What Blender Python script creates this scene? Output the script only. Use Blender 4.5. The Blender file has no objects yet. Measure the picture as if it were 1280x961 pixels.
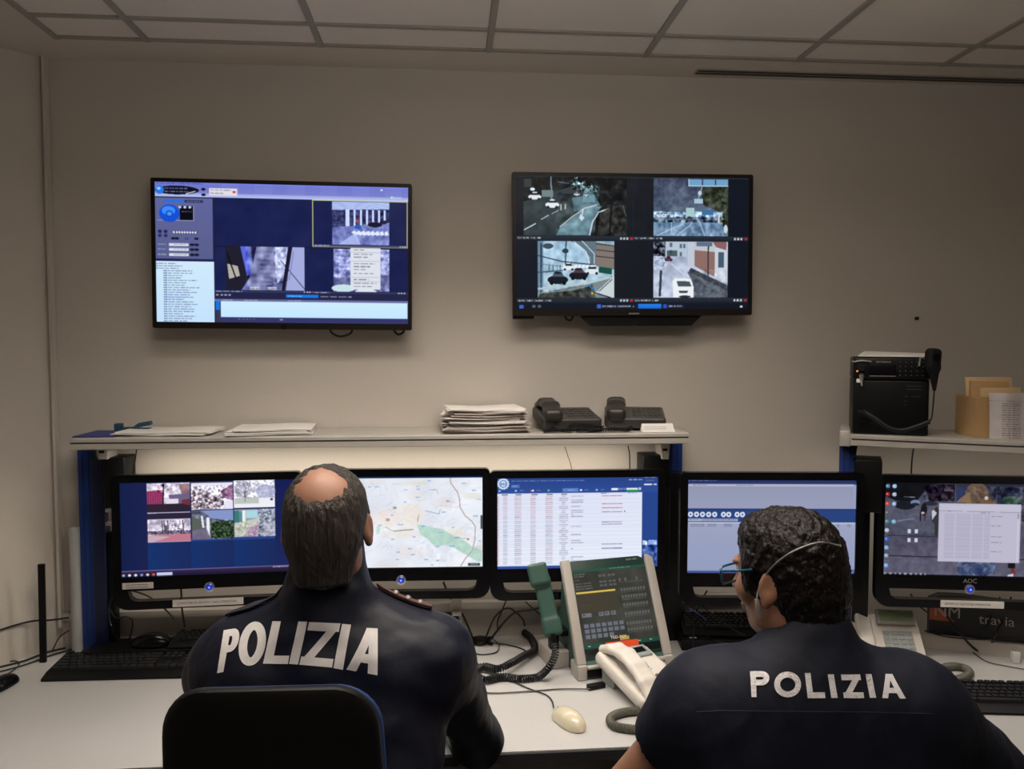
import bpy, bmesh, math, random
import numpy as np
from mathutils import Vector, Matrix, geometry
from mathutils.bvhtree import BVHTree
random.seed(4)
RNG = np.random.RandomState(7)
scene = bpy.context.scene
COL = scene.collection
R = math.radians

# ------------------------------------------------------------------ camera
F = 970.0
YAW, PITCH = R(4.7), R(2.95)
CAM = Vector((0, 0, 1.73))
cd = bpy.data.cameras.new('camera'); cam = bpy.data.objects.new('camera', cd); COL.objects.link(cam)
cam.location = CAM
cam.rotation_euler = (math.pi/2 - PITCH, 0, -YAW)
cd.sensor_width = 36; cd.lens = 36*F/1280; cd.clip_start = .05
scene.camera = cam
FW = Vector((math.sin(YAW)*math.cos(PITCH), math.cos(YAW)*math.cos(PITCH), -math.sin(PITCH)))
RT = Vector((math.cos(YAW), -math.sin(YAW), 0))
UP = RT.cross(FW)
def ray(px, py): return FW + RT*((px-640)/F) + UP*((480.5-py)/F)
def atD(px, py, d): return CAM + ray(px, py)*d
def atY(px, py, y): r = ray(px, py); return CAM + r*((y-CAM.y)/r.y)
def atZ(px, py, z): r = ray(px, py); return CAM + r*((z-CAM.z)/r.z)

WALL_Y, DESK_Z, CEIL_Z = 2.65, .72, 2.644
LEFT_X = atY(57, 78, WALL_Y).x            # the wall corner; the side wall turns off at 45 degrees after a short return
EC = atZ(45, 819, DESK_Z)                    # where the short return ends
SIDE_X, SIDE_Y = EC.x, EC.y
WX, WYD = -.701, -.713
SHELF_Z = 1.449

# ------------------------------------------------------------------ world, light, exposure
w = bpy.data.worlds.new('world'); scene.world = w; w.use_nodes = True
w.node_tree.nodes['Background'].inputs[0].default_value = (.9, .8, .7, 1)
w.node_tree.nodes['Background'].inputs[1].default_value = .0
scene.view_settings.view_transform = 'Standard'
scene.view_settings.look = 'None'
scene.view_settings.gamma = 1
scene.view_settings.exposure = 0
scene.view_settings.use_curve_mapping = False
scene.cycles.use_denoising = True
scene.cycles.max_bounces = 8
def area(name, loc, rot, sx, sy, power, color, spread):
    l = bpy.data.lights.new(name, 'AREA'); l.shape = 'RECTANGLE'; l.size = sx; l.size_y = sy
    l.energy = power; l.color = color; l.spread = spread
    o = bpy.data.objects.new(name, l); COL.objects.link(o); o.location = loc; o.rotation_euler = rot
    o['kind'] = 'helper'
    return o
LAMP = (.12, 1.72)          # the ceiling lamp over the desks
BACK = (.3, .55)            # an unseen uplight above the camera, added to brighten the ceiling
area('ceiling_lamp_light', (LAMP[0], LAMP[1], CEIL_Z-.035), (0, 0, 0), 1.7, .28, 14, (1, .90, .80), R(112))
area('added_uplight_light', (BACK[0], BACK[1], 2.30), (math.pi, 0, 0), 1.1, .14, 27, (1, .92, .86), R(180))

# ------------------------------------------------------------------ materials
def lin(c):
    return tuple(((x/255)/12.92 if x/255 <= .04045 else ((x/255+.055)/1.055)**2.4) for x in c[:3])
_M = {}
def mat(name, c, rough=.5, metal=0, bump=0, scale=40, var=.0, spec=.5, emit=None, es=0, coat=0, trans=0, sub=0, stretch=None):
    if name in _M: return _M[name]
    m = bpy.data.materials.new(name); m.use_nodes = True; _M[name] = m
    nt = m.node_tree; b = nt.nodes['Principled BSDF']
    b.inputs['Base Color'].default_value = (*c, 1); b.inputs['Roughness'].default_value = rough
    b.inputs['Metallic'].default_value = metal; b.inputs['Specular IOR Level'].default_value = spec
    if coat: b.inputs['Coat Weight'].default_value = coat
    if trans: b.inputs['Transmission Weight'].default_value = trans
    if sub: b.inputs['Subsurface Weight'].default_value = sub; b.inputs['Subsurface Radius'].default_value = (.02, .008, .004)
    if emit: b.inputs['Emission Color'].default_value = (*emit, 1); b.inputs['Emission Strength'].default_value = es
    if bump or var:
        tc = nt.nodes.new('ShaderNodeTexCoord'); mp = nt.nodes.new('ShaderNodeMapping'); n = nt.nodes.new('ShaderNodeTexNoise')
        n.inputs['Scale'].default_value = scale; n.inputs['Detail'].default_value = 5
        if stretch: mp.inputs['Scale'].default_value = stretch
        nt.links.new(tc.outputs['Object'], mp.inputs['Vector']); nt.links.new(mp.outputs['Vector'], n.inputs['Vector'])
        if bump:
            bp = nt.nodes.new('ShaderNodeBump'); bp.inputs['Strength'].default_value = bump; bp.inputs['Distance'].default_value = .01
            nt.links.new(n.outputs['Fac'], bp.inputs['Height']); nt.links.new(bp.outputs['Normal'], b.inputs['Normal'])
        if var:
            mx = nt.nodes.new('ShaderNodeMix'); mx.data_type = 'RGBA'
            mx.inputs['A'].default_value = (*[x*(1-var) for x in c], 1); mx.inputs['B'].default_value = (*[min(1, x*(1+var)) for x in c], 1)
            nt.links.new(n.outputs['Fac'], mx.inputs['Factor']); nt.links.new(mx.outputs['Result'], b.inputs['Base Color'])
    return m
wall_m = mat('wall_paint', (.585, .545, .485), .85, bump=.04, scale=120, var=.03)
wall_dark = mat('wall_strip_paint', (.46, .41, .35), .85, bump=.04, scale=120, var=.03)
ceil_m = mat('ceiling_paint', (.66, .61, .55), .9, bump=.03, scale=90, var=.03)
tile_m = mat('ceiling_tile', (.78, .73, .67), .9, bump=.1, scale=160, var=.05)
tbar_m = mat('ceiling_bar', (.36, .33, .29), .6, var=.04, scale=20)
floor_m = mat('floor_vinyl', (.12, .11, .10), .5, var=.2, scale=8)
desk_m = mat('desk_laminate', (.50, .495, .485), .38, bump=.01, scale=200, var=.03)
panel_m = mat('desk_panel', (.50, .46, .41), .6, var=.03, scale=30)
edge_m = mat('dark_edge', (.03, .03, .032), .5, var=.1, scale=30)
alu_m = mat('aluminium', (.56, .53, .48), .45, .25, var=.04, scale=60)
groove_m = mat('groove', (.06, .05, .045), .7, var=.1, scale=60)
blue_m = mat('blue_enamel', (.012, .045, .24), .4, var=.08, scale=20)
dblue_m = mat('deep_blue_enamel', (.006, .014, .06), .4, var=.08, scale=20)
black_m = mat('black_plastic', (.005, .005, .0055), .42, spec=.22, bump=.02, scale=300, var=.1)
gloss_m = mat('glossy_black', (.004, .004, .005), .22, spec=.25, var=.1, scale=30)
matte_m = mat('matte_black', (.008, .008, .008), .65, spec=.22, bump=.05, scale=300, var=.1)
key_m = mat('key_black', (.02, .02, .021), .35, spec=.22, var=.1, scale=60)
tvbez_m = mat('tv_bezel', (.018, .014, .012), .3, spec=.22, var=.1, scale=40)
silver_m = mat('silver', (.6, .6, .6), .28, .9, var=.04, scale=60)
grey_m = mat('grey_plastic', (.30, .28, .26), .5, bump=.02, scale=200, var=.05)
lgrey_m = mat('light_grey_plastic', (.46, .43, .39), .5, bump=.02, scale=200, var=.05)
green_m = mat('green_plastic', (.030, .085, .068), .45, bump=.05, scale=250, var=.06)
dgreen_m = mat('dark_green_panel', (.015, .045, .036), .35, var=.06, scale=50)
white_m = mat('white_plastic', (.72, .68, .62), .38, var=.02, scale=50)
cream_m = mat('cream_plastic', (.66, .60, .44), .22, var=.05, scale=20, coat=.4)
paper_m = mat('paper', (.85, .82, .78), .8, bump=.05, scale=30, var=.03)
paper2_m = mat('worn_and_shaded_paper', (.55, .50, .47), .8, bump=.1, scale=60, var=.15)  # worn labels; in the tall stack, shade on the sides put into colour
red_m = mat('orange_red_label', (.85, .09, .02), .5, emit=(.85, .07, .015), es=.0, var=.03, scale=30)
orange_m = mat('orange_card', (.55, .13, .05), .6, var=.05, scale=30)
yellow_m = mat('yellow_mark', (.55, .42, .12), .5, var=.03, scale=30)
ink_m = mat('dark_ink', (.05, .05, .06), .7, var=.1, scale=30)
kraft_m = mat('kraft_card', (.52, .33, .15), .75, bump=.06, scale=80, var=.06)
kraftl_m = mat('envelope_paper', (.68, .50, .27), .75, bump=.06, scale=80, var=.06)
lcd_m = mat('lcd_green', (.22, .27, .15), .25, var=.08, scale=30)
keyg_m = mat('phone_key_grey', (.30, .34, .34), .5, var=.05, scale=60)
cable_m = mat('cable_rubber', (.007, .007, .008), .45, var=.1, scale=60)
cableg_m = mat('grey_cable', (.11, .11, .10), .5, var=.1, scale=60)
coilg_m = mat('olive_cord', (.10, .10, .075), .5, var=.1, scale=60)
skin_m = mat('skin', (.33, .165, .105), .5, bump=.05, scale=200, var=.08, sub=.05)
ear_m = skin_m
jacket_m = mat('navy_jacket', (.0042, .006, .016), .55, bump=.6, scale=9, var=.15, spec=.35)
polo_m = mat('navy_polo', (.0055, .0075, .018), .7, bump=.6, scale=9, var=.15, spec=.3)
trouser_m = mat('grey_trousers', (.03, .035, .05), .8, bump=.2, scale=40, var=.1)
shoe_m = mat('shoe_leather', (.01, .01, .01), .3, var=.1, scale=40)
refl_m = mat('reflective_letters', (.74, .72, .70), .5, bump=.05, scale=80, var=.10)
emb_m = mat('embroidered_letters', (.78, .77, .80), .7, bump=.4, scale=250, var=.10)
seam_m = mat('seam', (.012, .010, .02), .7, var=.1, scale=60)
maroon_m = mat('maroon_epaulette', (.075, .028, .024), .6, bump=.2, scale=120, var=.2)
epg_m = mat('epaulette_badge', (.25, .2, .17), .4, .4, var=.1, scale=60)
grey_hair = mat('grey_hair', (.042, .035, .030), .55, bump=1.0, scale=55, var=.85, stretch=(2.2, 2.2, .22), spec=.3)
dark_hair = mat('dark_hair', (.007, .0038, .0028), .42, spec=.32, bump=1.0, scale=60, var=.5, stretch=(1.4, 1.4, .6))
glass_m = mat('spectacle_frame', (.008, .10, .17), .3, var=.1, scale=60)
lens_m = mat('lens', (.95, .97, .98), .02, trans=1.0, var=.01, scale=10)
eye_m = mat('eye', (.7, .68, .65), .2, var=.05, scale=60)
band_m = mat('headset_band', (.30, .30, .31), .35, .6, var=.05, scale=60)
cush_m = mat('blue_cushion', (.010, .04, .15), .8, bump=.2, scale=250, var=.1)
seatb_m = mat('chair_shell', (.007, .007, .007), .5, spec=.22, bump=.05, scale=150, var=.1)
led_m = mat('blue_led', (.01, .02, .2), .15, emit=(.02, .05, .7), es=.5, coat=.5)
ledc_m = mat('led_centre', (.2, .4, .8), .2, emit=(.25, .5, 1), es=.9)
lamp_m = mat('lamp_diffuser', (.8, .8, .8), .5, emit=(1, .88, .74), es=2.0)
off_lamp = mat('lamp_housing', (.7, .7, .68), .4, var=.03, scale=30)
amber_m = mat('amber_dot', (.8, .3, .1), .4, emit=(1, .35, .1), es=.5)
clear_m = mat('clear_plastic', (.75, .75, .75), .08, var=.02, scale=30, coat=.5)
gpipe_m = mat('grey_tube', (.40, .41, .40), .55, bump=.1, scale=60, var=.08)

# ------------------------------------------------------------------ mesh builder
class B:
    def __init__(s): s.v = []; s.f = []; s.m = []; s.cur = 0
    def add(s, vs, fs):
        o = len(s.v); s.v += [Vector(x) for x in vs]; s.f += [tuple(i+o for i in f) for f in fs]; s.m += [s.cur]*len(fs); return s
    def box(s, lo, hi, M=None, bv=0):
        x0, y0, z0 = lo; x1, y1, z1 = hi
        if bv:
            bm = bmesh.new(); bmesh.ops.create_cube(bm, size=1)
            for v in bm.verts: v.co = Vector(((x0+x1)/2+v.co.x*(x1-x0), (y0+y1)/2+v.co.y*(y1-y0), (z0+z1)/2+v.co.z*(z1-z0)))
            bmesh.ops.bevel(bm, geom=list(bm.edges), offset=bv, segments=3, profile=.5, affect='EDGES')
            bm.verts.ensure_lookup_table()
            vs = [v.co.copy() for v in bm.verts]; fs = [tuple(v.index for v in f.verts) for f in bm.faces]; bm.free()
        else:
            vs = [Vector(p) for p in ((x0,y0,z0),(x1,y0,z0),(x1,y1,z0),(x0,y1,z0),(x0,y0,z1),(x1,y0,z1),(x1,y1,z1),(x0,y1,z1))]
            fs = [(0,3,2,1),(4,5,6,7),(0,1,5,4),(1,2,6,5),(2,3,7,6),(3,0,4,7)]
        if M is not None: vs = [M @ v for v in vs]
        return s.add(vs, fs)
    def hexa(s, p):      # eight corners: bottom four, top four
        return s.add(p, [(0,3,2,1),(4,5,6,7),(0,1,5,4),(1,2,6,5),(2,3,7,6),(3,0,4,7)])
    def prism(s, polys, y0, y1, M=None, plane='xz'):   # first polygon is the outline, the others are holes
        tri = geometry.tessellate_polygon([[Vector((a, b, 0)) for a, b in p] for p in polys])
        flat = [q for p in polys for q in p]; n = len(flat)
        def P(a, b, c):
            v = Vector((a, c, b)) if plane == 'xz' else (Vector((c, a, b)) if plane == 'yz' else Vector((a, b, c)))
            return M @ v if M is not None else v
        vs = [P(a, b, y0) for a, b in flat] + [P(a, b, y1) for a, b in flat]
        fs = [tuple(t) for t in tri] + [tuple(i+n for i in reversed(t)) for t in tri]
        o = 0
        for p in polys:
            k = len(p)
            for i in range(k): j = (i+1) % k; fs.append((o+i, o+j, o+j+n, o+i+n))
            o += k
        return s.add(vs, fs)
    def tube(s, pts, r, n=8, cap=True, closed=False):
        pts = [Vector(p) for p in pts]; N = len(pts); rs = r if isinstance(r, (list, tuple)) else [r]*N
        vs = []; u = None
        for i, p in enumerate(pts):
            if closed: t = pts[(i+1) % N]-pts[i-1]
            else: t = pts[min(i+1, N-1)]-pts[max(i-1, 0)]
            t.normalize()
            if u is None: u = t.orthogonal().normalized()
            else:
                u = u - t*u.dot(t)
                if u.length < 1e-6: u = t.orthogonal()
                u.normalize()
            w_ = t.cross(u)
            for k in range(n):
                a = 2*math.pi*k/n; vs.append(p + (u*math.cos(a)+w_*math.sin(a))*rs[i])
        fs = []
        for i in range(N if closed else N-1):
            for k in range(n):
                a = i*n+k; b = i*n+(k+1) % n; j = ((i+1) % N)*n
                fs.append((a, b, j+(k+1) % n, j+k))
        if cap and not closed: fs += [tuple(reversed(range(n))), tuple(range((N-1)*n, N*n))]
        return s.add(vs, fs)
    def lathe(s, prof, M=None, n=24):   # profile of (radius, z)
        vs = []; fs = []
        for r_, z in prof:
            for k in range(n):
                a = 2*math.pi*k/n; v = Vector((r_*math.cos(a), r_*math.sin(a), z)); vs.append(M @ v if M is not None else v)
        for i in range(len(prof)-1):
            for k in range(n): fs.append((i*n+k, i*n+(k+1) % n, (i+1)*n+(k+1) % n, (i+1)*n+k))
        fs += [tuple(reversed(range(n))), tuple(range((len(prof)-1)*n, len(prof)*n))]
        return s.add(vs, fs)
    def np(s, V, Fq): return s.add([Vector(v) for v in V], [tuple(map(int, f)) for f in Fq])

def mesh_of(name, b, mats, M=None):
    me = bpy.data.meshes.new(name)
    vs = [M @ v for v in b.v] if M is not None else b.v
    me.from_pydata([tuple(v) for v in vs], [], b.f)
    for m in (mats if isinstance(mats, (list, tuple)) else [mats]): me.materials.append(m)
    if any(b.m): me.polygons.foreach_set('material_index', b.m)
    bm = bmesh.new(); bm.from_mesh(me); bmesh.ops.recalc_face_normals(bm, faces=bm.faces); bm.to_mesh(me); bm.free()
    me.update(); return me
def smooth(me, ang=35):
    me.polygons.foreach_set('use_smooth', [True]*len(me.polygons))
    try: me.set_sharp_from_angle(angle=R(ang))
    except Exception: pass
def obj(name, b, mats, parent=None, label=None, world=False, sm=True, ang=35):
    """One mesh object. world=True: the shape was given in world coordinates."""
    M = None
    if parent is not None and world: M = parent['_m'].inverted() if isinstance(parent, dict) else WM[parent.name].inverted()
    me = b if isinstance(b, bpy.types.Mesh) else mesh_of(name, b, mats, M)
    if sm: smooth(me, ang)
    o = bpy.data.objects.new(name, me); COL.objects.link(o)
    if parent is not None: o.parent = parent; WM[o.name] = WM[parent.name]
    else: WM[o.name] = Matrix()
    if label: o['label'] = label
    return o
WM = {}
def thing(name, label, cat, loc=(0,0,0), rotz=0, group=None):
    o = bpy.data.objects.new(name, None); COL.objects.link(o); o.empty_display_size = .05
    o.location = loc; o.rotation_euler = (0, 0, rotz)
    o['label'] = label; o['category'] = cat
    if group: o['group'] = group
    WM[o.name] = Matrix.Translation(Vector(loc)) @ Matrix.Rotation(rotz, 4, 'Z')
    return o
def tag(o, label, cat, group=None):
    o['label'] = label; o['category'] = cat
    if group: o['group'] = group
    return o
def struct(name, b, m, parent=None, sm=False):
    o = obj(name, b, m, parent, sm=sm)
    if parent is None: o['kind'] = 'structure'
    return o
def solo(name, b, m, label, cat, base, group=None, ang=35):
    """A thing that is one mesh, given in world coordinates, with its origin at base."""
    base = Vector(base)
    me = mesh_of(name, b, m, Matrix.Translation(-base)); smooth(me, ang)
    o = bpy.data.objects.new(name, me); COL.objects.link(o); o.location = base
    WM[o.name] = Matrix.Translation(base)
    return tag(o, label, cat, group)
def rrect(x0, z0, x1, z1, r, n=6, rb=None):
    rb = r if rb is None else rb; out = []
    for cx, cz, a0, q in ((x1-rb, z0+rb, -90, rb), (x1-r, z1-r, 0, r), (x0+r, z1-r, 90, r), (x0+rb, z0+rb, 180, rb)):
        for k in range(n+1):
            a = R(a0+90*k/n); out.append((cx+q*math.cos(a), cz+q*math.sin(a)))
    return out
def spline(pts, n=10):
    pts = [Vector(p) for p in pts]; out = []
    P = [pts[0]*2-pts[1]] + pts + [pts[-1]*2-pts[-2]]
    for i in range(1, len(P)-2):
        a, b, c, d = P[i-1], P[i], P[i+1], P[i+2]
        for k in range(n):
            t = k/n
            out.append(.5*((2*b)+(c-a)*t+(2*a-5*b+4*c-d)*t*t+(3*b-a-3*c+d)*t**3))
    out.append(pts[-1]); return out
def coil(path, Rc, rw, pitch):
    path = spline(path, 40); L = [0]
    for i in range(1, len(path)): L.append(L[-1]+(path[i]-path[i-1]).length)
    tot = L[-1]; turns = tot/pitch; N = int(turns*10); out = []; j = 0; u = None
    for k in range(N+1):
        q = tot*k/N
        while j < len(L)-2 and L[j+1] < q: j += 1
        t = (q-L[j])/max(1e-9, L[j+1]-L[j]); p = path[j].lerp(path[j+1], t)
        d = (path[min(j+2, len(path)-1)]-path[max(0, j-1)]).normalized()
        if u is None: u = d.orthogonal().normalized()
        u = (u-d*u.dot(d)).normalized(); w_ = d.cross(u); a = 2*math.pi*turns*k/N
        out.append(p+(u*math.cos(a)+w_*math.sin(a))*Rc)
    return B().tube(out, rw, 5)
def text_mesh(s, size, M, mats, extrude=.0003, shear=0, sx=1):
    c = bpy.data.curves.new('lettering', 'FONT'); c.body = s; c.size = size; c.extrude = extrude; c.shear = shear
    c.align_x = 'LEFT'; c.resolution_u = 4
    o = bpy.data.objects.new('lettering', c); COL.objects.link(o)
    bpy.context.view_layer.update()
    me = bpy.data.meshes.new_from_object(o.evaluated_get(bpy.context.evaluated_depsgraph_get()))
    bpy.data.objects.remove(o); bpy.data.curves.remove(c)
    me.transform(Matrix.Diagonal((sx, 1, 1, 1)))
    me.transform(M); me.materials.clear(); me.materials.append(mats)
    return me

# ------------------------------------------------------------------ signed distance shapes, meshed by surface nets
class Field:
    def __init__(s, lo, hi, h):
        s.h = h; s.lo = np.array(lo, float); s.n = np.ceil((np.array(hi, float)-s.lo)/h).astype(int)+1
        s.F = np.full(s.n, .5, np.float32)
    def blk(s, lo, hi):
        a = np.clip(np.floor((np.array(lo)-s.lo)/s.h).astype(int), 0, s.n); b = np.clip(np.ceil((np.array(hi)-s.lo)/s.h).astype(int)+1, 0, s.n)
        if (b <= a).any(): return None, None
        g = [s.lo[i]+s.h*np.arange(a[i], b[i]) for i in range(3)]
        X, Y, Z = np.meshgrid(*g, indexing='ij')
        return (slice(a[0], b[0]), slice(a[1], b[1]), slice(a[2], b[2])), (X.astype(np.float32), Y.astype(np.float32), Z.astype(np.float32))
    def mix(s, sl, d, k, sub=False):
        A = s.F[sl]
        if sub:
            hh = np.clip(.5-.5*(A+d)/k, 0, 1); s.F[sl] = A*(1-hh)+(-d)*hh+k*hh*(1-hh)
        else:
            hh = np.clip(.5+.5*(A-d)/k, 0, 1); s.F[sl] = A*(1-hh)+d*hh-k*hh*(1-hh)
    def cap(s, a, b, ra, rb=None, k=.03, sub=False):
        rb = ra if rb is None else rb; a = np.array(a, float); b = np.array(b, float); m = max(ra, rb)+k+.03
        sl, G = s.blk(np.minimum(a, b)-m, np.maximum(a, b)+m)
        if sl is None: return s
        ab = b-a; L = max(1e-9, ab@ab)
        t = np.clip(((G[0]-a[0])*ab[0]+(G[1]-a[1])*ab[1]+(G[2]-a[2])*ab[2])/L, 0, 1)
        d = np.sqrt((G[0]-a[0]-t*ab[0])**2+(G[1]-a[1]-t*ab[1])**2+(G[2]-a[2]-t*ab[2])**2)-(ra+(rb-ra)*t)
        s.mix(sl, d, k, sub); return s
    def ell(s, c, r, M=None, k=.02, sub=False):     # M: local-to-world matrix; c is local
        M = M or Matrix(); c = Vector(c); wc = M @ c; m = max(r)+k+.02
        sl, G = s.blk([x-m for x in wc], [x+m for x in wc])
        if sl is None: return s
        I = np.array(M.inverted()); q = [I[i, 0]*G[0]+I[i, 1]*G[1]+I[i, 2]*G[2]+I[i, 3]-c[i] for i in range(3)]
        k0 = np.sqrt(sum((q[i]/r[i])**2 for i in range(3))); k1 = np.sqrt(sum((q[i]/r[i]**2)**2 for i in range(3)))+1e-6
        s.mix(sl, k0*(k0-1)/k1, k, sub); return s
    def rbox(s, c, hs, rr, M=None, k=.01, sub=False):
        M = M or Matrix(); c = Vector(c); wc = M @ c; m = math.sqrt(sum(x*x for x in hs))+k+.02
        sl, G = s.blk([x-m for x in wc], [x+m for x in wc])
        if sl is None: return s
        I = np.array(M.inverted()); q = [np.abs(I[i, 0]*G[0]+I[i, 1]*G[1]+I[i, 2]*G[2]+I[i, 3]-c[i])-hs[i]+rr for i in range(3)]
        d = np.sqrt(sum(np.maximum(x, 0)**2 for x in q))+np.minimum(np.maximum(np.maximum(q[0], q[1]), q[2]), 0)-rr
        s.mix(sl, d, k, sub); return s
    def thin(s, c, r, amp, M):      # shaves the surface back smoothly around a local point
        g = [s.lo[i]+s.h*np.arange(s.n[i]) for i in range(3)]; X, Y, Z = np.meshgrid(*g, indexing='ij')
        I = np.array(M.inverted()); q = sum(((I[i, 0]*X+I[i, 1]*Y+I[i, 2]*Z+I[i, 3]-c[i])/r[i])**2 for i in range(3))
        s.F += (amp*np.exp(-q**1.6)).astype(np.float32); return s
    def noise(s, amp, freq, seed=1, aniso=(1, 1, 1)):
        g = [s.lo[i]+s.h*np.arange(s.n[i]) for i in range(3)]; X, Y, Z = np.meshgrid(*g, indexing='ij')
        r = np.random.RandomState(seed); N = np.zeros(s.n, np.float32)
        for o in range(3):
            f = freq*1.9**o
            for _ in range(3):
                v = r.normal(size=3); v = v/np.linalg.norm(v)*f*np.array(aniso); v2 = r.normal(size=3)*f*.5
                N += (np.sin(X*v[0]+Y*v[1]+Z*v[2]+r.rand()*6+1.3*np.sin(X*v2[0]+Y*v2[1]+Z*v2[2]))/1.8**o).astype(np.float32)
        s.F += N*(amp/3); return s
    def mesh(s):
        Fv = s.F; S = Fv < 0
        n = np.array(S.shape)-1
        def c(A, i, j, k): return A[i:i+n[0], j:j+n[1], k:k+n[2]]
        cnt = sum(c(S, i, j, k).astype(np.int8) for i in (0, 1) for j in (0, 1) for k in (0, 1))
        act = (cnt > 0) & (cnt < 8); idx = np.argwhere(act)
        ids = np.full(act.shape, -1, np.int64); ids[act] = np.arange(len(idx))
        acc = np.zeros((len(idx), 3)); num = np.zeros(len(idx))
        cor = [(i, j, k) for i in (0, 1) for j in (0, 1) for k in (0, 1)]
        for a in cor:
            for ax in range(3):
                if a[ax]: continue
                b = list(a); b[ax] = 1
                fa = Fv[idx[:, 0]+a[0], idx[:, 1]+a[1], idx[:, 2]+a[2]]; fb = Fv[idx[:, 0]+b[0], idx[:, 1]+b[1], idx[:, 2]+b[2]]
                x = (fa < 0) != (fb < 0); t = np.where(x, fa/np.where(x, fa-fb, 1), 0)
                p = np.tile(np.array(a, float), (len(idx), 1)); p[:, ax] += t
                acc += p*x[:, None]; num += x
        V = (idx+acc/num[:, None])*s.h+s.lo
        Fs = []
        for ax in range(3):
            sl0 = [slice(None)]*3; sl1 = [slice(None)]*3; sl0[ax] = slice(0, -1); sl1[ax] = slice(1, None)
            x = S[tuple(sl0)] != S[tuple(sl1)]; e = np.argwhere(x)
            o = [i for i in range(3) if i != ax]
            e = e[(e[:, o[0]] > 0) & (e[:, o[1]] > 0) & (e[:, o[0]] < n[o[0]]) & (e[:, o[1]] < n[o[1]])]
            if not len(e): continue
            q = []
            for d0, d1 in ((0, 0), (1, 0), (1, 1), (0, 1)):
                f = e.copy(); f[:, o[0]] -= d0; f[:, o[1]] -= d1; q.append(ids[f[:, 0], f[:, 1], f[:, 2]])
            Q = np.stack(q, 1); flip = S[e[:, 0], e[:, 1], e[:, 2]]
            if ax == 1: flip = ~flip
            Q[~flip] = Q[~flip][:, ::-1]; Fs.append(Q)
        Fs = np.concatenate(Fs); return V, Fs[:, ::-1]
def np_mesh(name, V, Fq, m, M=None):
    me = bpy.data.meshes.new(name)
    if M is not None: A = np.array(M); V = V @ A[:3, :3].T + A[:3, 3]
    k = Fq.shape[1]
    me.vertices.add(len(V)); me.vertices.foreach_set('co', V.astype(np.float32).ravel())
    me.loops.add(len(Fq)*k); me.loops.foreach_set('vertex_index', Fq.astype(np.int32).ravel())
    me.polygons.add(len(Fq)); me.polygons.foreach_set('loop_start', np.arange(0, len(Fq)*k, k, dtype=np.int32))
    me.polygons.foreach_set('use_smooth', np.ones(len(Fq), bool))
    me.update(calc_edges=True); me.validate(); me.materials.append(m); return me
def fobj(name, field, m, parent, label=None, world=True):
    V, Fq = field.mesh()
    M = WM[parent.name].inverted() if world and parent is not None else None
    o = bpy.data.objects.new(name, np_mesh(name, V, Fq, m, M)); COL.objects.link(o)
    if parent is not None: o.parent = parent; WM[o.name] = WM[parent.name]
    if label: o['label'] = label
    return o, (V, Fq)

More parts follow.
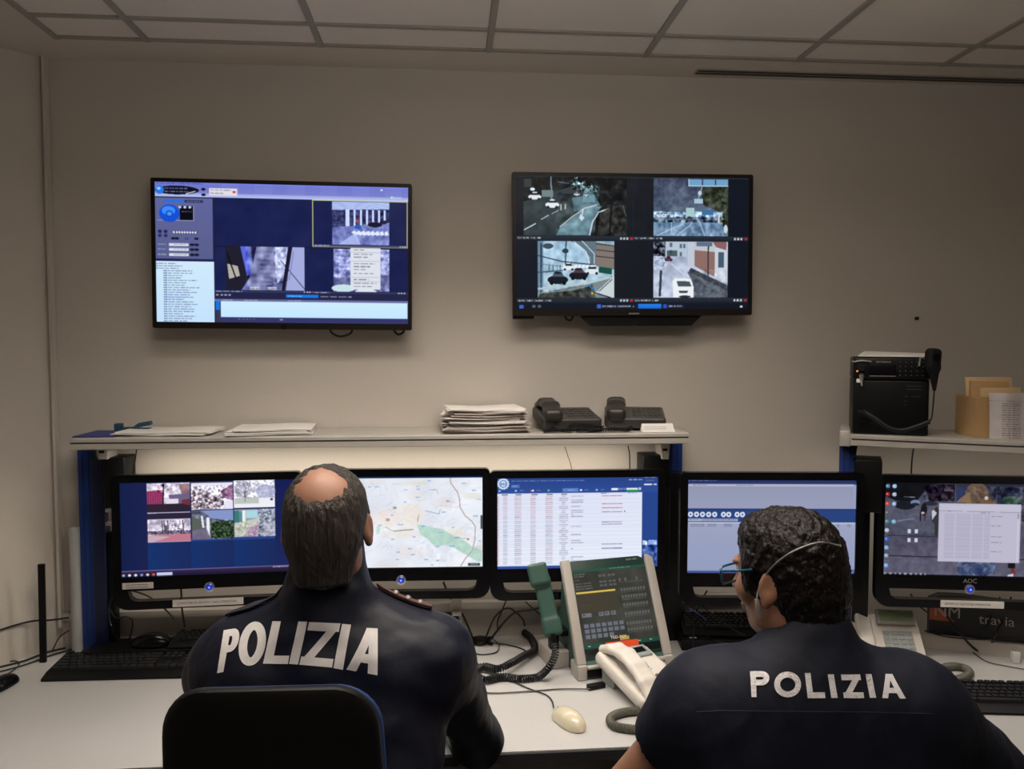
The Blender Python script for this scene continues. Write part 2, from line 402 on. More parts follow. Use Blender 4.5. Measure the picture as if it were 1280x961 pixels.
# ------------------------------------------------------------------ painted screens: a fine mesh with one colour per vertex
class Canvas:
    def __init__(s, w, h, x0, y0, x1, y1, bg):
        s.w, s.h = w, h; s.x0, s.y0, s.x1, s.y1 = x0, y0, x1, y1
        s.a = np.zeros((h, w, 3)); s.a[:] = bg
        s.X, s.Y = np.meshgrid(x0+(np.arange(w)+.5)*(x1-x0)/w, y0+(np.arange(h)+.5)*(y1-y0)/h)
    def put(s, m, c, al=1):
        s.a[m] = s.a[m]*(1-al)+np.array(c)*al if not isinstance(c, np.ndarray) or c.ndim == 1 else s.a[m]*(1-al)+c[m]*al
    def rect(s, x0, y0, x1, y1, c, al=1): s.put((s.X >= x0) & (s.X < x1) & (s.Y >= y0) & (s.Y < y1), c, al)
    def grad(s, x0, y0, x1, y1, c0, c1, vert=True):
        m = (s.X >= x0) & (s.X < x1) & (s.Y >= y0) & (s.Y < y1)
        t = np.clip(((s.Y-y0)/(y1-y0)) if vert else ((s.X-x0)/(x1-x0)), 0, 1)[..., None]
        s.put(m, np.array(c0)*(1-t)+np.array(c1)*t)
    def poly(s, pts, c, al=1):
        m = np.zeros(s.X.shape, bool); n = len(pts)
        for i in range(n):
            (xa, ya), (xb, yb) = pts[i], pts[(i+1) % n]
            if ya == yb: continue
            m ^= ((s.Y >= min(ya, yb)) & (s.Y < max(ya, yb)) & (s.X < xa+(s.Y-ya)*(xb-xa)/(yb-ya)))
        s.put(m, c, al)
    def ell(s, cx, cy, rx, ry, c, al=1): s.put(((s.X-cx)/rx)**2+((s.Y-cy)/ry)**2 < 1, c, al)
    def line(s, pts, wd, c, al=1):
        m = np.zeros(s.X.shape, bool)
        for (xa, ya), (xb, yb) in zip(pts[:-1], pts[1:]):
            L = (xb-xa)**2+(yb-ya)**2+1e-9; t = np.clip(((s.X-xa)*(xb-xa)+(s.Y-ya)*(yb-ya))/L, 0, 1)
            m |= (s.X-xa-t*(xb-xa))**2+(s.Y-ya-t*(yb-ya))**2 < (wd/2)**2
        s.put(m, c, al)
    def noise(s, x0, y0, x1, y1, cell, amp, seed, octv=2, tint=(1, 1, 1)):
        r = np.random.RandomState(seed); N = np.zeros(s.X.shape)
        for o in range(octv):
            cl = cell/2**o; gx = int((s.x1-s.x0)/cl)+3; gy = int((s.y1-s.y0)/cl)+3; g = r.rand(gy, gx)-.5
            u = (s.X-s.x0)/cl; v = (s.Y-s.y0)/cl; i = u.astype(int); j = v.astype(int); fu = u-i; fv = v-j
            N += (g[j, i]*(1-fu)*(1-fv)+g[j, i+1]*fu*(1-fv)+g[j+1, i]*(1-fu)*fv+g[j+1, i+1]*fu*fv)/1.5**o
        m = (s.X >= x0) & (s.X < x1) & (s.Y >= y0) & (s.Y < y1)
        s.a[m] += (N[..., None]*amp*2*np.array(tint))[m]
    def dashes(s, x0, x1, y, h, c, seed, gap=.25, word=14, al=.7):
        r = random.Random(seed); x = x0
        while x < x1:
            L = word*(.5+r.random()); s.rect(x, y, min(x+L, x1), y+h, c, al*(.7+.3*r.random())); x += L+word*gap
    def text(s, x, y, t, px, c, al=1):        # px: size of one dot
        for ch in t.upper():
            g = FONT35.get(ch)
            if g:
                for j in range(5):
                    for i in range(3):
                        if g[j] >> (2-i) & 1: s.rect(x+i*px, y+j*px, x+(i+1)*px, y+(j+1)*px, c, al)
            x += 4*px
    def blur(s, n=1):
        for _ in range(n):
            a = np.pad(s.a, ((1, 1), (1, 1), (0, 0)), 'edge')
            s.a = (a[1:-1, 1:-1]*4+a[:-2, 1:-1]*2+a[2:, 1:-1]*2+a[1:-1, :-2]*2+a[1:-1, 2:]*2+a[:-2, :-2]+a[:-2, 2:]+a[2:, :-2]+a[2:, 2:])/16
    def mesh(s, name, W, H, mt, y=0):
        """a W x H panel in the local xz plane, centred, facing -y"""
        xs = np.linspace(-W/2, W/2, s.w); zs = np.linspace(H/2, -H/2, s.h); XX, ZZ = np.meshgrid(xs, zs)
        V = np.stack([XX.ravel(), np.full(XX.size, y), ZZ.ravel()], 1)
        i = np.arange(s.w*s.h).reshape(s.h, s.w)
        Fq = np.stack([i[1:, :-1].ravel(), i[1:, 1:].ravel(), i[:-1, 1:].ravel(), i[:-1, :-1].ravel()], 1)
        me = np_mesh(name, V, Fq, mt)
        a = np.clip(s.a, 0, 255)/255; L = np.where(a <= .04045, a/12.92, ((a+.055)/1.055)**2.4)
        ca = me.color_attributes.new('picture', 'FLOAT_COLOR', 'POINT')
        ca.data.foreach_set('color', np.concatenate([L, np.ones(L.shape[:2]+(1,))], 2).astype(np.float32).ravel())
        return me
FONT35 = {k: [int(c) for c in v] for k, v in dict(zip('ABCDEFGHIJKLMNOPQRSTUVWXYZ0123456789-./:', (
 '25755 65656 34443 65556 74647 74644 34553 55755 72227 11152 55655 44447 57755 57775 25552 65644 25563 65655 34216 72222 55557 55552 55775 55255 55222 71247 '
 '75557 26227 71747 71717 55711 74717 74757 71122 75757 75717 00700 00002 11244 02020').split())).items()}
def screen_mat(name, k=1.0, gloss=.25):
    m = bpy.data.materials.new(name); m.use_nodes = True; nt = m.node_tree; b = nt.nodes['Principled BSDF']
    at = nt.nodes.new('ShaderNodeVertexColor'); at.layer_name = 'picture'
    nt.links.new(at.outputs['Color'], b.inputs['Emission Color']); b.inputs['Emission Strength'].default_value = k
    b.inputs['Base Color'].default_value = (.004, .004, .005, 1); b.inputs['Roughness'].default_value = gloss; b.inputs['Specular IOR Level'].default_value = .12
    return m
scr_m = screen_mat('lit_screen')
def print_mat(name, emit=0, rough=.4):
    m = bpy.data.materials.new(name); m.use_nodes = True; nt = m.node_tree; b = nt.nodes['Principled BSDF']
    at = nt.nodes.new('ShaderNodeVertexColor'); at.layer_name = 'picture'
    nt.links.new(at.outputs['Color'], b.inputs['Base Color']); b.inputs['Roughness'].default_value = rough
    if emit: nt.links.new(at.outputs['Color'], b.inputs['Emission Color']); b.inputs['Emission Strength'].default_value = emit
    return m
print_m = print_mat('printed_face'); lcdp_m = print_mat('console_display', .75, .2)

# ================================================================== the room
RX, FY = 3.4, -2.2
FX0 = SIDE_X+WX*1.6-.12
b = B().box((FX0, WALL_Y, 0), (RX, WALL_Y+.12, CEIL_Z+.1)); struct('wall_back', b, wall_m)
SY = SIDE_Y
FX_ = SIDE_X+WX*1.6; FYY = SY+WYD*1.6
b = B().prism([[(LEFT_X, WALL_Y), (SIDE_X, SY), (FX_, FYY), (FX_, FY), (FX_-.12, FY), (FX_-.12, FYY+.05), (SIDE_X-.12, SY+.08), (LEFT_X-.12, WALL_Y)]], 0, CEIL_Z+.1, plane='xy'); struct('wall_left', b, wall_m)
b = B().box((LEFT_X+.0005, WALL_Y-.030, .8), (LEFT_X+.010, WALL_Y-.006, CEIL_Z)); struct('trim_1', b, wall_m)
b = B().box((RX, FY, 0), (RX+.12, WALL_Y+.12, CEIL_Z+.1)); struct('wall_right', b, wall_m)
b = B().box((FX0, FY-.12, 0), (RX+.12, FY, CEIL_Z+.1)); struct('wall_front', b, wall_m)
b = B().box((FX0, FY-.12, -.1), (RX+.12, WALL_Y+.12, 0)); struct('floor', b, floor_m)
b = B().box((LEFT_X, WALL_Y-.015, 0), (RX, WALL_Y, .08)); struct('baseboard_back', b, edge_m)
# suspended ceiling: plain border, bars and tiles
GY0 = 2.462; GX0 = atZ(72, 48, CEIL_Z).x
ceil = B()
ceil.box((FX0, FY-.1, CEIL_Z+.02), (RX+.1, WALL_Y+.1, CEIL_Z+.1))
ceil.box((FX0, GY0+.01, CEIL_Z), (RX, WALL_Y, CEIL_Z+.02)).box((FX0, FY, CEIL_Z), (GX0-.01, GY0+.01, CEIL_Z+.02))
struct('ceiling', ceil, ceil_m)
gx = [GX0, -.90, -.385, .13, .628, 1.125, 1.62, 2.115, 2.61, 3.1]
gy = [GY0, 2.305]; 
while gy[-1] > FY+.5: gy.append(gy[-1]-.5)
bars = B()
for x in gx: bars.box((x-.009, FY, CEIL_Z-.004), (x+.009, GY0+.011, CEIL_Z+.018))
for y in gy: bars.box((GX0, y-.009, CEIL_Z-.003), (RX, y+.009, CEIL_Z+.018))
struct('trim_2', bars, tbar_m)
tiles = B()
for i in range(len(gx)-1):
    for j in range(len(gy)-1): tiles.box((gx[i]+.01, gy[j+1]+.01, CEIL_Z+.002), (gx[i+1]-.01, gy[j]-.01, CEIL_Z+.019))
struct('trim_3', tiles, tile_m)
# ceiling lamp, then the uplight added for a brighter ceiling (both out of the frame)
t = thing('ceiling_lamp', 'long recessed ceiling lamp above the front of the desks', 'lamp', (LAMP[0], LAMP[1], CEIL_Z-.006)); L = 1.7
obj('housing', B().prism([rrect(-L/2-.03, -.17, L/2+.03, .17, .01), rrect(-L/2, -.14, L/2, .14, .005)[::-1]], -.02, .004, plane='xy'), off_lamp, t)
obj('diffuser', B().box((-L/2, -.14, -.004), (L/2, .14, .002)), lamp_m, t)
t = thing('added_uplight', 'slim unseen uplight hung above the camera, added to brighten the ceiling', 'lamp', (BACK[0], BACK[1], 2.26))
obj('housing', B().box((-.58, -.09, 0), (.58, .09, .02), bv=.004), off_lamp, t); obj('diffuser', B().box((-.55, -.07, .0202), (.55, .07, .026)), lamp_m, t)
for x in (-.5, .5): obj('cable', B().tube([(x, 0, .02), (x, 0, CEIL_Z-2.26)], .002, 6), cable_m, t)
# slot diffuser
a = atZ(871, 87, CEIL_Z); yv = 2.585
t = thing('ceiling_vent', 'long thin black double slot air vent in the ceiling border', 'air vent', (a.x, yv, CEIL_Z))
obj('frame', B().box((0, -.022, -.004), (2.3, .022, .001)), tbar_m, t)
for y in (-.012, .012): obj('slot', B().box((.004, y-.006, -.006), (2.296, y+.006, -.0035)), groove_m, t)
# small mark on the wall
p = atY(1145, 398, WALL_Y)
solo('wall_nail', B().lathe([(.006, 0), (.006, .01), (.002, .014)], Matrix.Translation(p) @ Matrix.Rotation(R(90), 4, 'X')), black_m, 'tiny dark nail in the wall above the radio', 'nail', p)

# ================================================================== desks and shelves
DF = 1.872
SEAM_B = atZ(1040, 812, DESK_Z); RA = R(-24)
d = Vector((math.cos(RA), math.sin(RA), 0)); nrm = Vector((-d.y, d.x, 0))
RB = atZ(1150, 809, DESK_Z)          # a point of the rear edge of the right desk
def rline(t, off=0): return RB + d*t + nrm*off
# where the right rear line meets the wall line
tw = (WALL_Y-.004-RB.y)/d.y; JB = rline(tw)
JF = Vector((JB.x-.30, DF, DESK_Z))
t = thing('desk', 'long pale grey desk along the wall under the monitors', 'desk', (0, 2.25, 0))
def top_poly(pts, z0, z1): return B().prism([[(p[0], p[1]) for p in pts]], z0, z1, plane='xy')
tD = (DF-SY)/WYD
L1 = [(SIDE_X+WX*tD+.003, DF), (JF.x, DF), (JB.x, WALL_Y-.004), (LEFT_X+.002, WALL_Y-.004), (SIDE_X+.002, SY)]
obj('tabletop', top_poly(L1, DESK_Z-.026, DESK_Z), desk_m, t, world=True)
obj('front_edge', B().box((SIDE_X+WX*tD+.005, DF-.006, DESK_Z-.028), (JF.x-.01, DF+.001, DESK_Z-.004)), edge_m, t, world=True)
for x in (-1.15, -.1, JF.x-.15): obj('leg', B().box((x-.03, DF+.1, 0), (x+.03, DF+.16, DESK_Z-.026)).box((x-.03, 2.5, 0), (x+.03, 2.56, DESK_Z-.026)).box((x-.03, DF+.1, .05), (x+.03, 2.56, .09)), edge_m, t, world=True)
t2 = thing('desk', 'pale grey desk turned towards the camera at the right, under the tall radio', 'desk', (RB.x+.3, RB.y-.4, 0))
e = rline(1.5); fr = rline(1.5, -.82); fj = Vector((JF.x+.003, DF, 0))
q0 = rline(tw+.01)
L2 = [(fj.x, fj.y), (fr.x-.0, fr.y), (e.x, e.y), (q0.x, q0.y)]
obj('tabletop', top_poly(L2, DESK_Z-.026, DESK_Z), desk_m, t2, world=True)
a0 = rline(tw+.06, 0); b0 = rline(1.5, 0); a1 = rline(tw+.06, .018); b1 = rline(1.5, .018)
def slab(a, b_, c, d_, z0, z1): return B().hexa([(*a.xy, z0), (*b_.xy, z0), (*c.xy, z0), (*d_.xy, z0), (*a.xy, z1), (*b_.xy, z1), (*c.xy, z1), (*d_.xy, z1)])
obj('rear_panel', slab(a0, b0, b1, a1, DESK_Z-.05, DESK_Z+.045), panel_m, t2, world=True)
a2 = rline(tw+.27, .018); b2 = rline(1.5, .018); a3 = rline(tw+.27, .085); b3 = rline(1.5, .085)
obj('cable_tray', slab(a2, b2, b3, a3, DESK_Z-.02, DESK_Z-.004), panel_m, t2, world=True)
for tt in (.1, 1.3):
    p = rline(tt, -.12); obj('leg', B().box((p.x-.03, p.y-.03, 0), (p.x+.03, p.y+.03, DESK_Z-.026)), edge_m, t2, world=True)
# cable trunking along the wall
tz = atY(600, 757, WALL_Y-.03).z
tr = thing('wall_trunking', 'pale cable trunking on the wall behind the monitors', 'trunking', (0, WALL_Y, tz))
obj('cover', B().box((LEFT_X+.012, WALL_Y-.028, tz-.012), (JB.x-.02, WALL_Y-.0005, tz+.012), bv=.002), alu_m, tr, world=True)
obj('backing', B().box((LEFT_X+.012, WALL_Y-.012, DESK_Z+.001), (JB.x-.02, WALL_Y-.0005, tz-.012)), panel_m, tr, world=True)

SF = 2.42
XL, XR = atY(87, 545, SF).x, atY(861, 541, SF).x
def shelf_rig(label, x0, x1, M, posts, wall_d):
    """board from x0 to x1 in the local frame, front edge at y=0"""
    t = thing('shelf', label, 'shelf', M.to_translation(), M.to_euler().z)
    D = wall_d; z = SHELF_Z
    obj('board', B().box((x0, .008, -.018), (x1, D, 0)), alu_m, t)
    prof = [(-.002, -.002), (.008, 0), (.008, -.036), (.0, -.036), (-.004, -.034), (-.004, -.019), (.002, -.018), (.002, -.014), (-.004, -.013), (-.004, -.004)]
    obj('edge_profile', B().prism([[(y, zz) for y, zz in prof]], x0, x1, plane='yz'), alu_m, t)
    obj('groove', B().box((x0, -.0005, -.0178), (x1, .006, -.0142)), groove_m, t)
    for s in (x0, x1): obj('end_cap', B().box((s-.002, -.003, -.035), (s+.002, D, .0)), alu_m, t)
    return t
s1 = shelf_rig('long raised shelf over the left desk carrying papers and two black telephones', XL, XR, Matrix.Translation((0, SF, SHELF_Z)), None, WALL_Y-.006-SF)
def column(t, px, Yp, side, flip=1, ztop=SHELF_Z-.02, box=True, jack=True):
    """post (blue) + dark column + arm head, px = left pixel of the blue post"""
    x = atY(px, 700, Yp).x; w_ = .046
    fr = Yp
    bk = WALL_Y-.02 if Yp > 2.55 else Yp+.05
    z0 = DESK_Z+.0005
    if flip > 0: xb, xd = x, x+w_
    else: xb, xd = x, x-.05
    obj('post', B().box((xb, fr, z0), (xb+w_, bk, ztop), bv=.004).box((xb+.014, fr-.003, z0), (xb+.018, fr+.002, ztop)).box((xb+.03, fr-.003, z0), (xb+.034, fr+.002, ztop)), blue_m, t, label='blue enamelled post', world=True)
    return x
# left column
cx0 = atY(100, 700, 2.59).x
pb = B().box((cx0, 2.59, DESK_Z+.0005), (cx0+.047, WALL_Y-.031, SHELF_Z-.02), bv=.003)
for q in (.012, .03): pb.box((cx0+q, 2.587, DESK_Z+.001), (cx0+q+.004, 2.592, SHELF_Z-.021))
obj('post', pb, blue_m, s1, 'blue enamelled post', world=True)
obj('cable_column', B().box((cx0+.048, 2.575, DESK_Z+.0005), (cx0+.086, WALL_Y-.031, SHELF_Z-.09), bv=.003), dblue_m, s1, world=True)
obj('cable_column', B().box((cx0+.087, 2.585, DESK_Z+.0005), (cx0+.108, WALL_Y-.031, 1.12), bv=.002), black_m, s1, world=True)
a = atY(128, 572, 2.54); c = atY(157, 636, 2.54)
obj('arm_head', B().box((a.x, 2.54, c.z), (c.x, WALL_Y-.02, a.z), bv=.004), black_m, s1, world=True)
a = atY(131, 636, 2.53); c = atY(149, 657, 2.53)
hb = B().box((a.x, 2.53, c.z), (c.x+.01, 2.6, c.z+.012), bv=.003).box((a.x, 2.53, a.z-.012), (c.x, 2.6, a.z), bv=.003).box((a.x+.006, 2.54, c.z), (c.x-.01, 2.6, a.z))
obj('arm_clamp', hb, silver_m, s1, world=True)
a = atY(118, 560, 2.54); c = atY(135, 575, 2.54)
def bracket(t, px0, px1):
    a = atY(px0, 560, 2.52); c = atY(px1, 574, 2.52)
    bb = B().prism([[(a.x, SHELF_Z-.02), (c.x, SHELF_Z-.02), (c.x-.006, c.z), (a.x+.012, c.z)]], 2.52, 2.60)
    o = obj('bracket', bb, lgrey_m, t, world=True)
    for zz in (.4, .7):
        zc = c.z+(SHELF_Z-.02-c.z)*zz
        obj('bracket_hole', B().box(((a.x+c.x)/2-.008, 2.518, zc-.004), ((a.x+c.x)/2+.008, 2.522, zc+.004), bv=.001), black_m, t, world=True)
bracket(s1, 118, 136)
# right column of the left shelf
cx1 = atY(834, 700, 2.59).x
pb = B().box((cx1, 2.59, DESK_Z+.0005), (cx1+.05, WALL_Y-.031, SHELF_Z-.02), bv=.003)
for q in (.012, .03): pb.box((cx1+q, 2.587, DESK_Z+.001), (cx1+q+.004, 2.592, SHELF_Z-.021))
obj('post', pb, blue_m, s1, 'blue enamelled post', world=True)
k0 = atY(826, 700, 2.56).x
obj('cable_column', B().box((k0, 2.545, DESK_Z+.0005), (k0+.072, 2.588, SHELF_Z-.15), bv=.003), black_m, s1, world=True)
for q in (.008, .02): obj('column_rail', B().box((k0+q, 2.541, .9), (k0+q+.006, 2.547, 1.25)), matte_m, s1, world=True)
a = atY(804, 569, 2.54); c = atY(836, 610, 2.54)
obj('arm_head', B().box((a.x, 2.54, c.z), (c.x, WALL_Y-.02, a.z), bv=.004), black_m, s1, world=True)
bracket(s1, 824, 838)

# right shelf, turned towards the camera
P0 = atZ(1064, 542.5, SHELF_Z); P1 = atZ(1230, 549.5, SHELF_Z)
ang = math.atan2(P1.y-P0.y, P1.x-P0.x)
MR = Matrix.Translation(P0) @ Matrix.Rotation(ang, 4, 'Z')
s2 = shelf_rig('raised shelf at the right carrying a tall black radio and a cardboard box', 0, 1.2, MR, None, .27)
o = obj('end_block', B().box((-.034, .04, -.045), (-.002, .27, .006), bv=.003), alu_m, s2)
pb = B().box((-.034, .09, DESK_Z-SHELF_Z+.0005), (.012, .14, -.046), bv=.003)
for q in (-.022, -.006): pb.box((q, .087, DESK_Z-SHELF_Z+.001), (q+.004, .092, -.047))
obj('post', pb, blue_m, s2, 'blue enamelled post')
obj('post', B().box((1.15, .09, DESK_Z-SHELF_Z+.0005), (1.196, .14, -.036), bv=.003), blue_m, s2, 'blue enamelled post')
obj('cable_column', B().box((.014, .085, DESK_Z-SHELF_Z+.0005), (.062, .14, -.11), bv=.003), black_m, s2)
obj('arm_head', B().box((.012, .03, -.25), (.092, .14, -.083), bv=.004), black_m, s2)
obj('bracket', B().prism([[(.0, -.037), (.02, -.037), (.016, -.075), (.004, -.075)]], .05, .12), black_m, s2)

# strip lamps fixed under the shelves, behind the monitors
for k, (lx0, lx1, M, lab) in enumerate(((XL+.12, XR-.12, Matrix.Translation((0, SF, SHELF_Z)), 'slim strip lamp under the long left shelf, behind the monitors'),
                                (.12, 1.1, MR, 'slim strip lamp under the turned right shelf'))):
    yy = .065 if k == 0 else .10
    t = thing('strip_lamp', lab, 'lamp', M @ Vector(((lx0+lx1)/2, yy, -.0185)), M.to_euler().z)
    hl = (lx1-lx0)/2
    obj('housing', B().box((-hl, -.014, -.012), (hl, .014, 0), bv=.002), off_lamp, t)
    obj('tube', B().box((-hl+.01, -.010, -.016), (hl-.01, .010, -.0119)), lamp_m, t)
    area('strip_lamp_light', WM[t.name] @ Vector((0, 0, -.018)), (R(4), 0, M.to_euler().z), 2*hl-.04, .02, (4.9, 1.9)[k], (1, .88, .74), R(170))

# grey tube and dark strip by the left post
a = atZ(94, 803, DESK_Z); tp = atY(94, 655, 2.62)
solo('grey_pipe', B().lathe([(.001, DESK_Z+.0005), (.017, DESK_Z+.0005), (.017, tp.z), (.014, tp.z), (.014, tp.z-.02), (.001, tp.z-.02)], Matrix.Translation((atY(94, 700, 2.59).x, 2.59, 0))), gpipe_m,
     'pale grey upright tube beside the left blue post', 'pipe', (a.x, 2.6, DESK_Z))
a = atY(48, 705, 2.535); c = atY(58, 803, 2.535)
solo('black_strip', B().hexa([(c.x-.020, 2.530, DESK_Z+.001), (c.x-.002, 2.530, DESK_Z+.001), (c.x-.002, 2.540, DESK_Z+.001), (c.x-.020, 2.540, DESK_Z+.001),
      (a.x, 2.530, a.z), (a.x+.018, 2.530, a.z), (a.x+.018, 2.540, a.z), (a.x, 2.540, a.z)]), black_m, 'black strip standing upright in the wall corner left of the shelf post', 'strip', (c.x, 2.535, DESK_Z))

# ================================================================== wall screens
def tv(label, corners, paint, Yf, extras):
    TL, TR, BR, BL = [atY(x, y, Yf) for x, y in corners]
    cen = (TL+TR+BR+BL)/4; W = ((TR-TL).length+(BR-BL).length)/2; H = ((TL-BL).length+(TR-BR).length)/2
    roll = math.atan2((TR-TL).z+(BR-BL).z, (TR-TL).x+(BR-BL).x)
    t = thing('wall_television', label, 'television', cen); t.rotation_euler = (0, roll, 0)
    t.rotation_euler = (0, -roll, 0); WM[t.name] = Matrix.Translation(cen) @ Matrix.Rotation(-roll, 4, 'Y')
    bw = .012; bb = .020
    obj('bezel', B().prism([rrect(-W/2, -H/2, W/2, H/2, .006, 3), rrect(-W/2+bw, -H/2+bb, W/2-bw, H/2-bw, .001, 1)[::-1]], 0, .03), tvbez_m, t)
    obj('back_cover', B().box((-W/2+.004, .012, -H/2+.004), (W/2-.004, .04, H/2-.004), bv=.006).box((-W*.3, .036, -H*.42), (W*.3, .062, H*.2), bv=.01), black_m, t)
    me = paint().mesh('screen', W-2*bw, H-bw-bb, scr_m, .005)
    me.transform(Matrix.Translation((0, 0, (bb-bw)/2))); obj('screen', me, None, t)
    obj('wall_mount', B().box((-.15, .06, -.12), (.15, WALL_Y-Yf-.0015, .12)), matte_m, t)
    extras(t, W, H); return t
def paint_left():
    c = Canvas(620, 350, 0, 0, 1162, 640, (26, 33, 78))
    G = (104, 112, 172); DK = (26, 27, 52); WH = (226, 236, 252)
    c.grad(0, 0, 1162, 10, (120, 130, 225), (110, 120, 215)); c.dashes(6, 215, 3, 5, (50, 50, 110), 1, word=18)
    c.grad(0, 10, 1162, 48, (112, 118, 205), (120, 128, 200)); c.grad(0, 48, 1162, 66, (150, 160, 225), (190, 200, 245))
    for i in range(6): c.rect(300+i*150, 0, 380+i*150, 48, (145, 155, 230), .15)
    c.ell(100, 36, 98, 20, (12, 14, 34)); c.ell(22, 36, 19, 19, (40, 120, 230)); c.ell(18, 30, 8, 7, (150, 210, 255))
    for y in (26, 40): c.dashes(44, 150, y, 5, (150, 160, 200), y)
    c.line([(140, 52), (182, 40)], 5, (200, 200, 210)); c.ell(218, 30, 10, 6, (15, 15, 35)); c.ell(218, 55, 10, 6, (15, 15, 35))
    c.rect(243, 24, 372, 56, (225, 222, 228)); c.dashes(250, 345, 30, 5, (120, 120, 150), 4, word=20); c.dashes(250, 310, 44, 5, (120, 120, 150), 5); c.rect(350, 34, 364, 44, (210, 50, 60))
    c.ell(1086, 48, 8, 5, (190, 250, 220)); c.rect(1085, 46, 1130, 54, (170, 190, 230)); c.ell(1036, 15, 6, 4, (220, 240, 255))
    c.grad(0, 66, 258, 350, (96, 102, 156), (88, 94, 140)); c.rect(0, 66, 258, 72, (40, 42, 80))
    c.rect(38, 80, 134, 92, (40, 110, 225)); c.rect(134, 80, 215, 92, (40, 42, 80)); c.dashes(142, 208, 84, 4, (190, 190, 220), 7)
    c.rect(110, 108, 172, 174, (8, 9, 20)); c.line([(12, 174), (172, 174), (172, 108)], 4, (150, 150, 190)); c.dashes(120, 165, 132, 4, (160, 170, 200), 8)
    for x in (112, 134, 156): c.ell(x, 113, 7, 6, (200, 205, 230))
    c.ell(64, 142, 46, 40, (20, 80, 215)); c.ell(60, 130, 30, 20, (60, 140, 250)); c.ell(64, 144, 17, 15, (25, 70, 190)); c.ell(64, 144, 11, 9, (70, 150, 245))
    for x in (20, 46): c.ell(x, 225, 9, 8, (35, 40, 80)); c.ell(x, 244, 9, 8, (45, 50, 100))
    for i in range(9): c.ell(84+i*12, 228, 5, 5, (225, 225, 240)); c.rect(89+i*12, 222, 92+i*12, 234, (20, 20, 40))
    for x, c2 in ((80, DK), (96, DK), (140, (70, 75, 130)), (184, DK)): c.ell(x, 256, 10, 6, c2)
    for i, y in enumerate((276, 298, 322)):
        c.dashes(10, 48, y+6, 4, (200, 205, 230), 9+i); c.rect(60, y, 148, y+15, (222, 228, 240)); c.rect(60, y, 148, y+3, (150, 150, 180)); c.dashes(80, 140, y+6, 4, (130, 135, 160), 20+i); c.ell(164, y+8, 11, 6, DK); c.ell(184, y+8, 11, 6, DK)
    # tree list
    c.grad(0, 362, 262, 640, (208, 234, 252), (196, 226, 252)); c.rect(0, 360, 262, 364, (230, 235, 250))
    r = random.Random(3)
    names = ['CAMERE', 'SALERNO', '01', '02 VIA RIPA DEL VAGNO', '03 PIAZZA', '04 MERCATELLO', '05 CORSO GARIBALDI', '06 TORRIONE', '07 PIAZZA XXIV MAG', '08 VIA ROMA', '09 LUNGOMARE', '10 PIAZZA AMENDOLA', '11 STADIO', '12 VIA IRNO']
    for i in range(25):
        y = 367+i*11; ind = 12 if i < 3 else 52
        c.rect(ind-18, y+2, ind-12, y+6, (30, 40, 60)) if i > 2 else None
        c.rect(ind-10, y+1, ind-4, y+7, (90, 110, 160), .8); c.dashes(ind, ind+60+r.random()*85, y+1.5, 4, (70, 80, 120), 40+i, word=22, gap=.2, al=.75)
    c.rect(46, 521, 125, 530, (150, 180, 230), .6)
    # picture grid
    c.rect(262, 66, 1162, 498, (24, 32, 78)); c.noise(262, 66, 1162, 498, 60, 4, 2)
    c.rect(262, 66, 268, 640, (30, 30, 66)); c.rect(268, 286, 1160, 290, (20, 22, 50)); c.rect(718, 66, 722, 498, (28, 30, 62))
    def arcade(x0, y0, x1, y1):
        c.grad(x0, y0, x1, y1, (150, 170, 230), (170, 180, 245))
        for k in range(5): c.line([(x0, y0+6+k*8), (x1, y0+2+k*6)], 3, (215, 230, 255), .7)
        c.poly([(x0, y0+38), (x1, y0+32), (x1, y0+95), (x0, y0+120)], (48, 52, 100)); c.noise(x0, y0+38, x1, y0+115, 14, 40, 5)
        for k, x in enumerate((62, 100, 130, 158, 186, 214, 240)): c.rect(x0+x, y0+36, x0+x+(20 if k == 0 else 10), y0+128-k*6, (205, 220, 255))
        c.poly([(x0, y0+118), (x1, y0+98), (x1, y1), (x0, y1)], (120, 130, 195)); c.noise(x0, y0+110, x1, y1, 18, 30, 9)
        for k in range(8): c.poly([(x0+90+k*22, y0+140), (x0+104+k*22, y0+132), (x0+125+k*20, y0+150), (x0+108+k*20, y0+156)], (225, 235, 255))
        c.ell(x0+200, y0+104, 34, 12, (20, 22, 45)); c.ell(x0+240, y0+92, 18, 9, (30, 30, 60)); c.ell(x0+120, y0+116, 16, 10, (40, 90, 190)); c.ell(x0+118, y0+88, 9, 6, (190, 70, 80))
        c.poly([(x0+30, y1), (x0+110, y1-55), (x0+135, y1)], (190, 205, 255), .7)
    arcade(805, 72, 1072, 270)
    c.line([(716, 68), (1156, 68), (1156, 282), (716, 282), (716, 68)], 4, (216, 214, 140)); c.rect(718, 272, 1154, 281, (70, 72, 110)); c.dashes(724, 790, 275, 4, (220, 225, 240), 11)
    for x in (1120, 1132, 1144): c.rect(x, 274, x+7, 280, (200, 205, 225))
    # street, lower left
    x0, y0, x1, y1 = 316, 288, 676, 488
    c.grad(x0, y0, x1, y1, (140, 150, 200), (105, 110, 150)); c.poly([(x0+60, y0), (x0+170, y0), (x0+120, y1), (x0+70, y1)], (110, 120, 190))
    c.poly([(x0, y0), (x0+70, y0), (x0+110, y0+140), (x0+70, y1), (x0, y1)], (30, 30, 45)); c.poly([(x0+6, y0+80), (x0+54, y0+90), (x0+64, y0+135), (x0+14, y0+150)], (180, 176, 168))
    c.line([(x0+6, y0+30), (x0+46, y0+150)], 6, (10, 10, 20)); c.poly([(x0+66, y0), (x0+100, y0), (x0+112, y0+130), (x0+96, y0+135)], (90, 105, 220)); c.poly([(x0+115, y0), (x0+140, y0), (x0+125, y0+110)], (50, 50, 90))
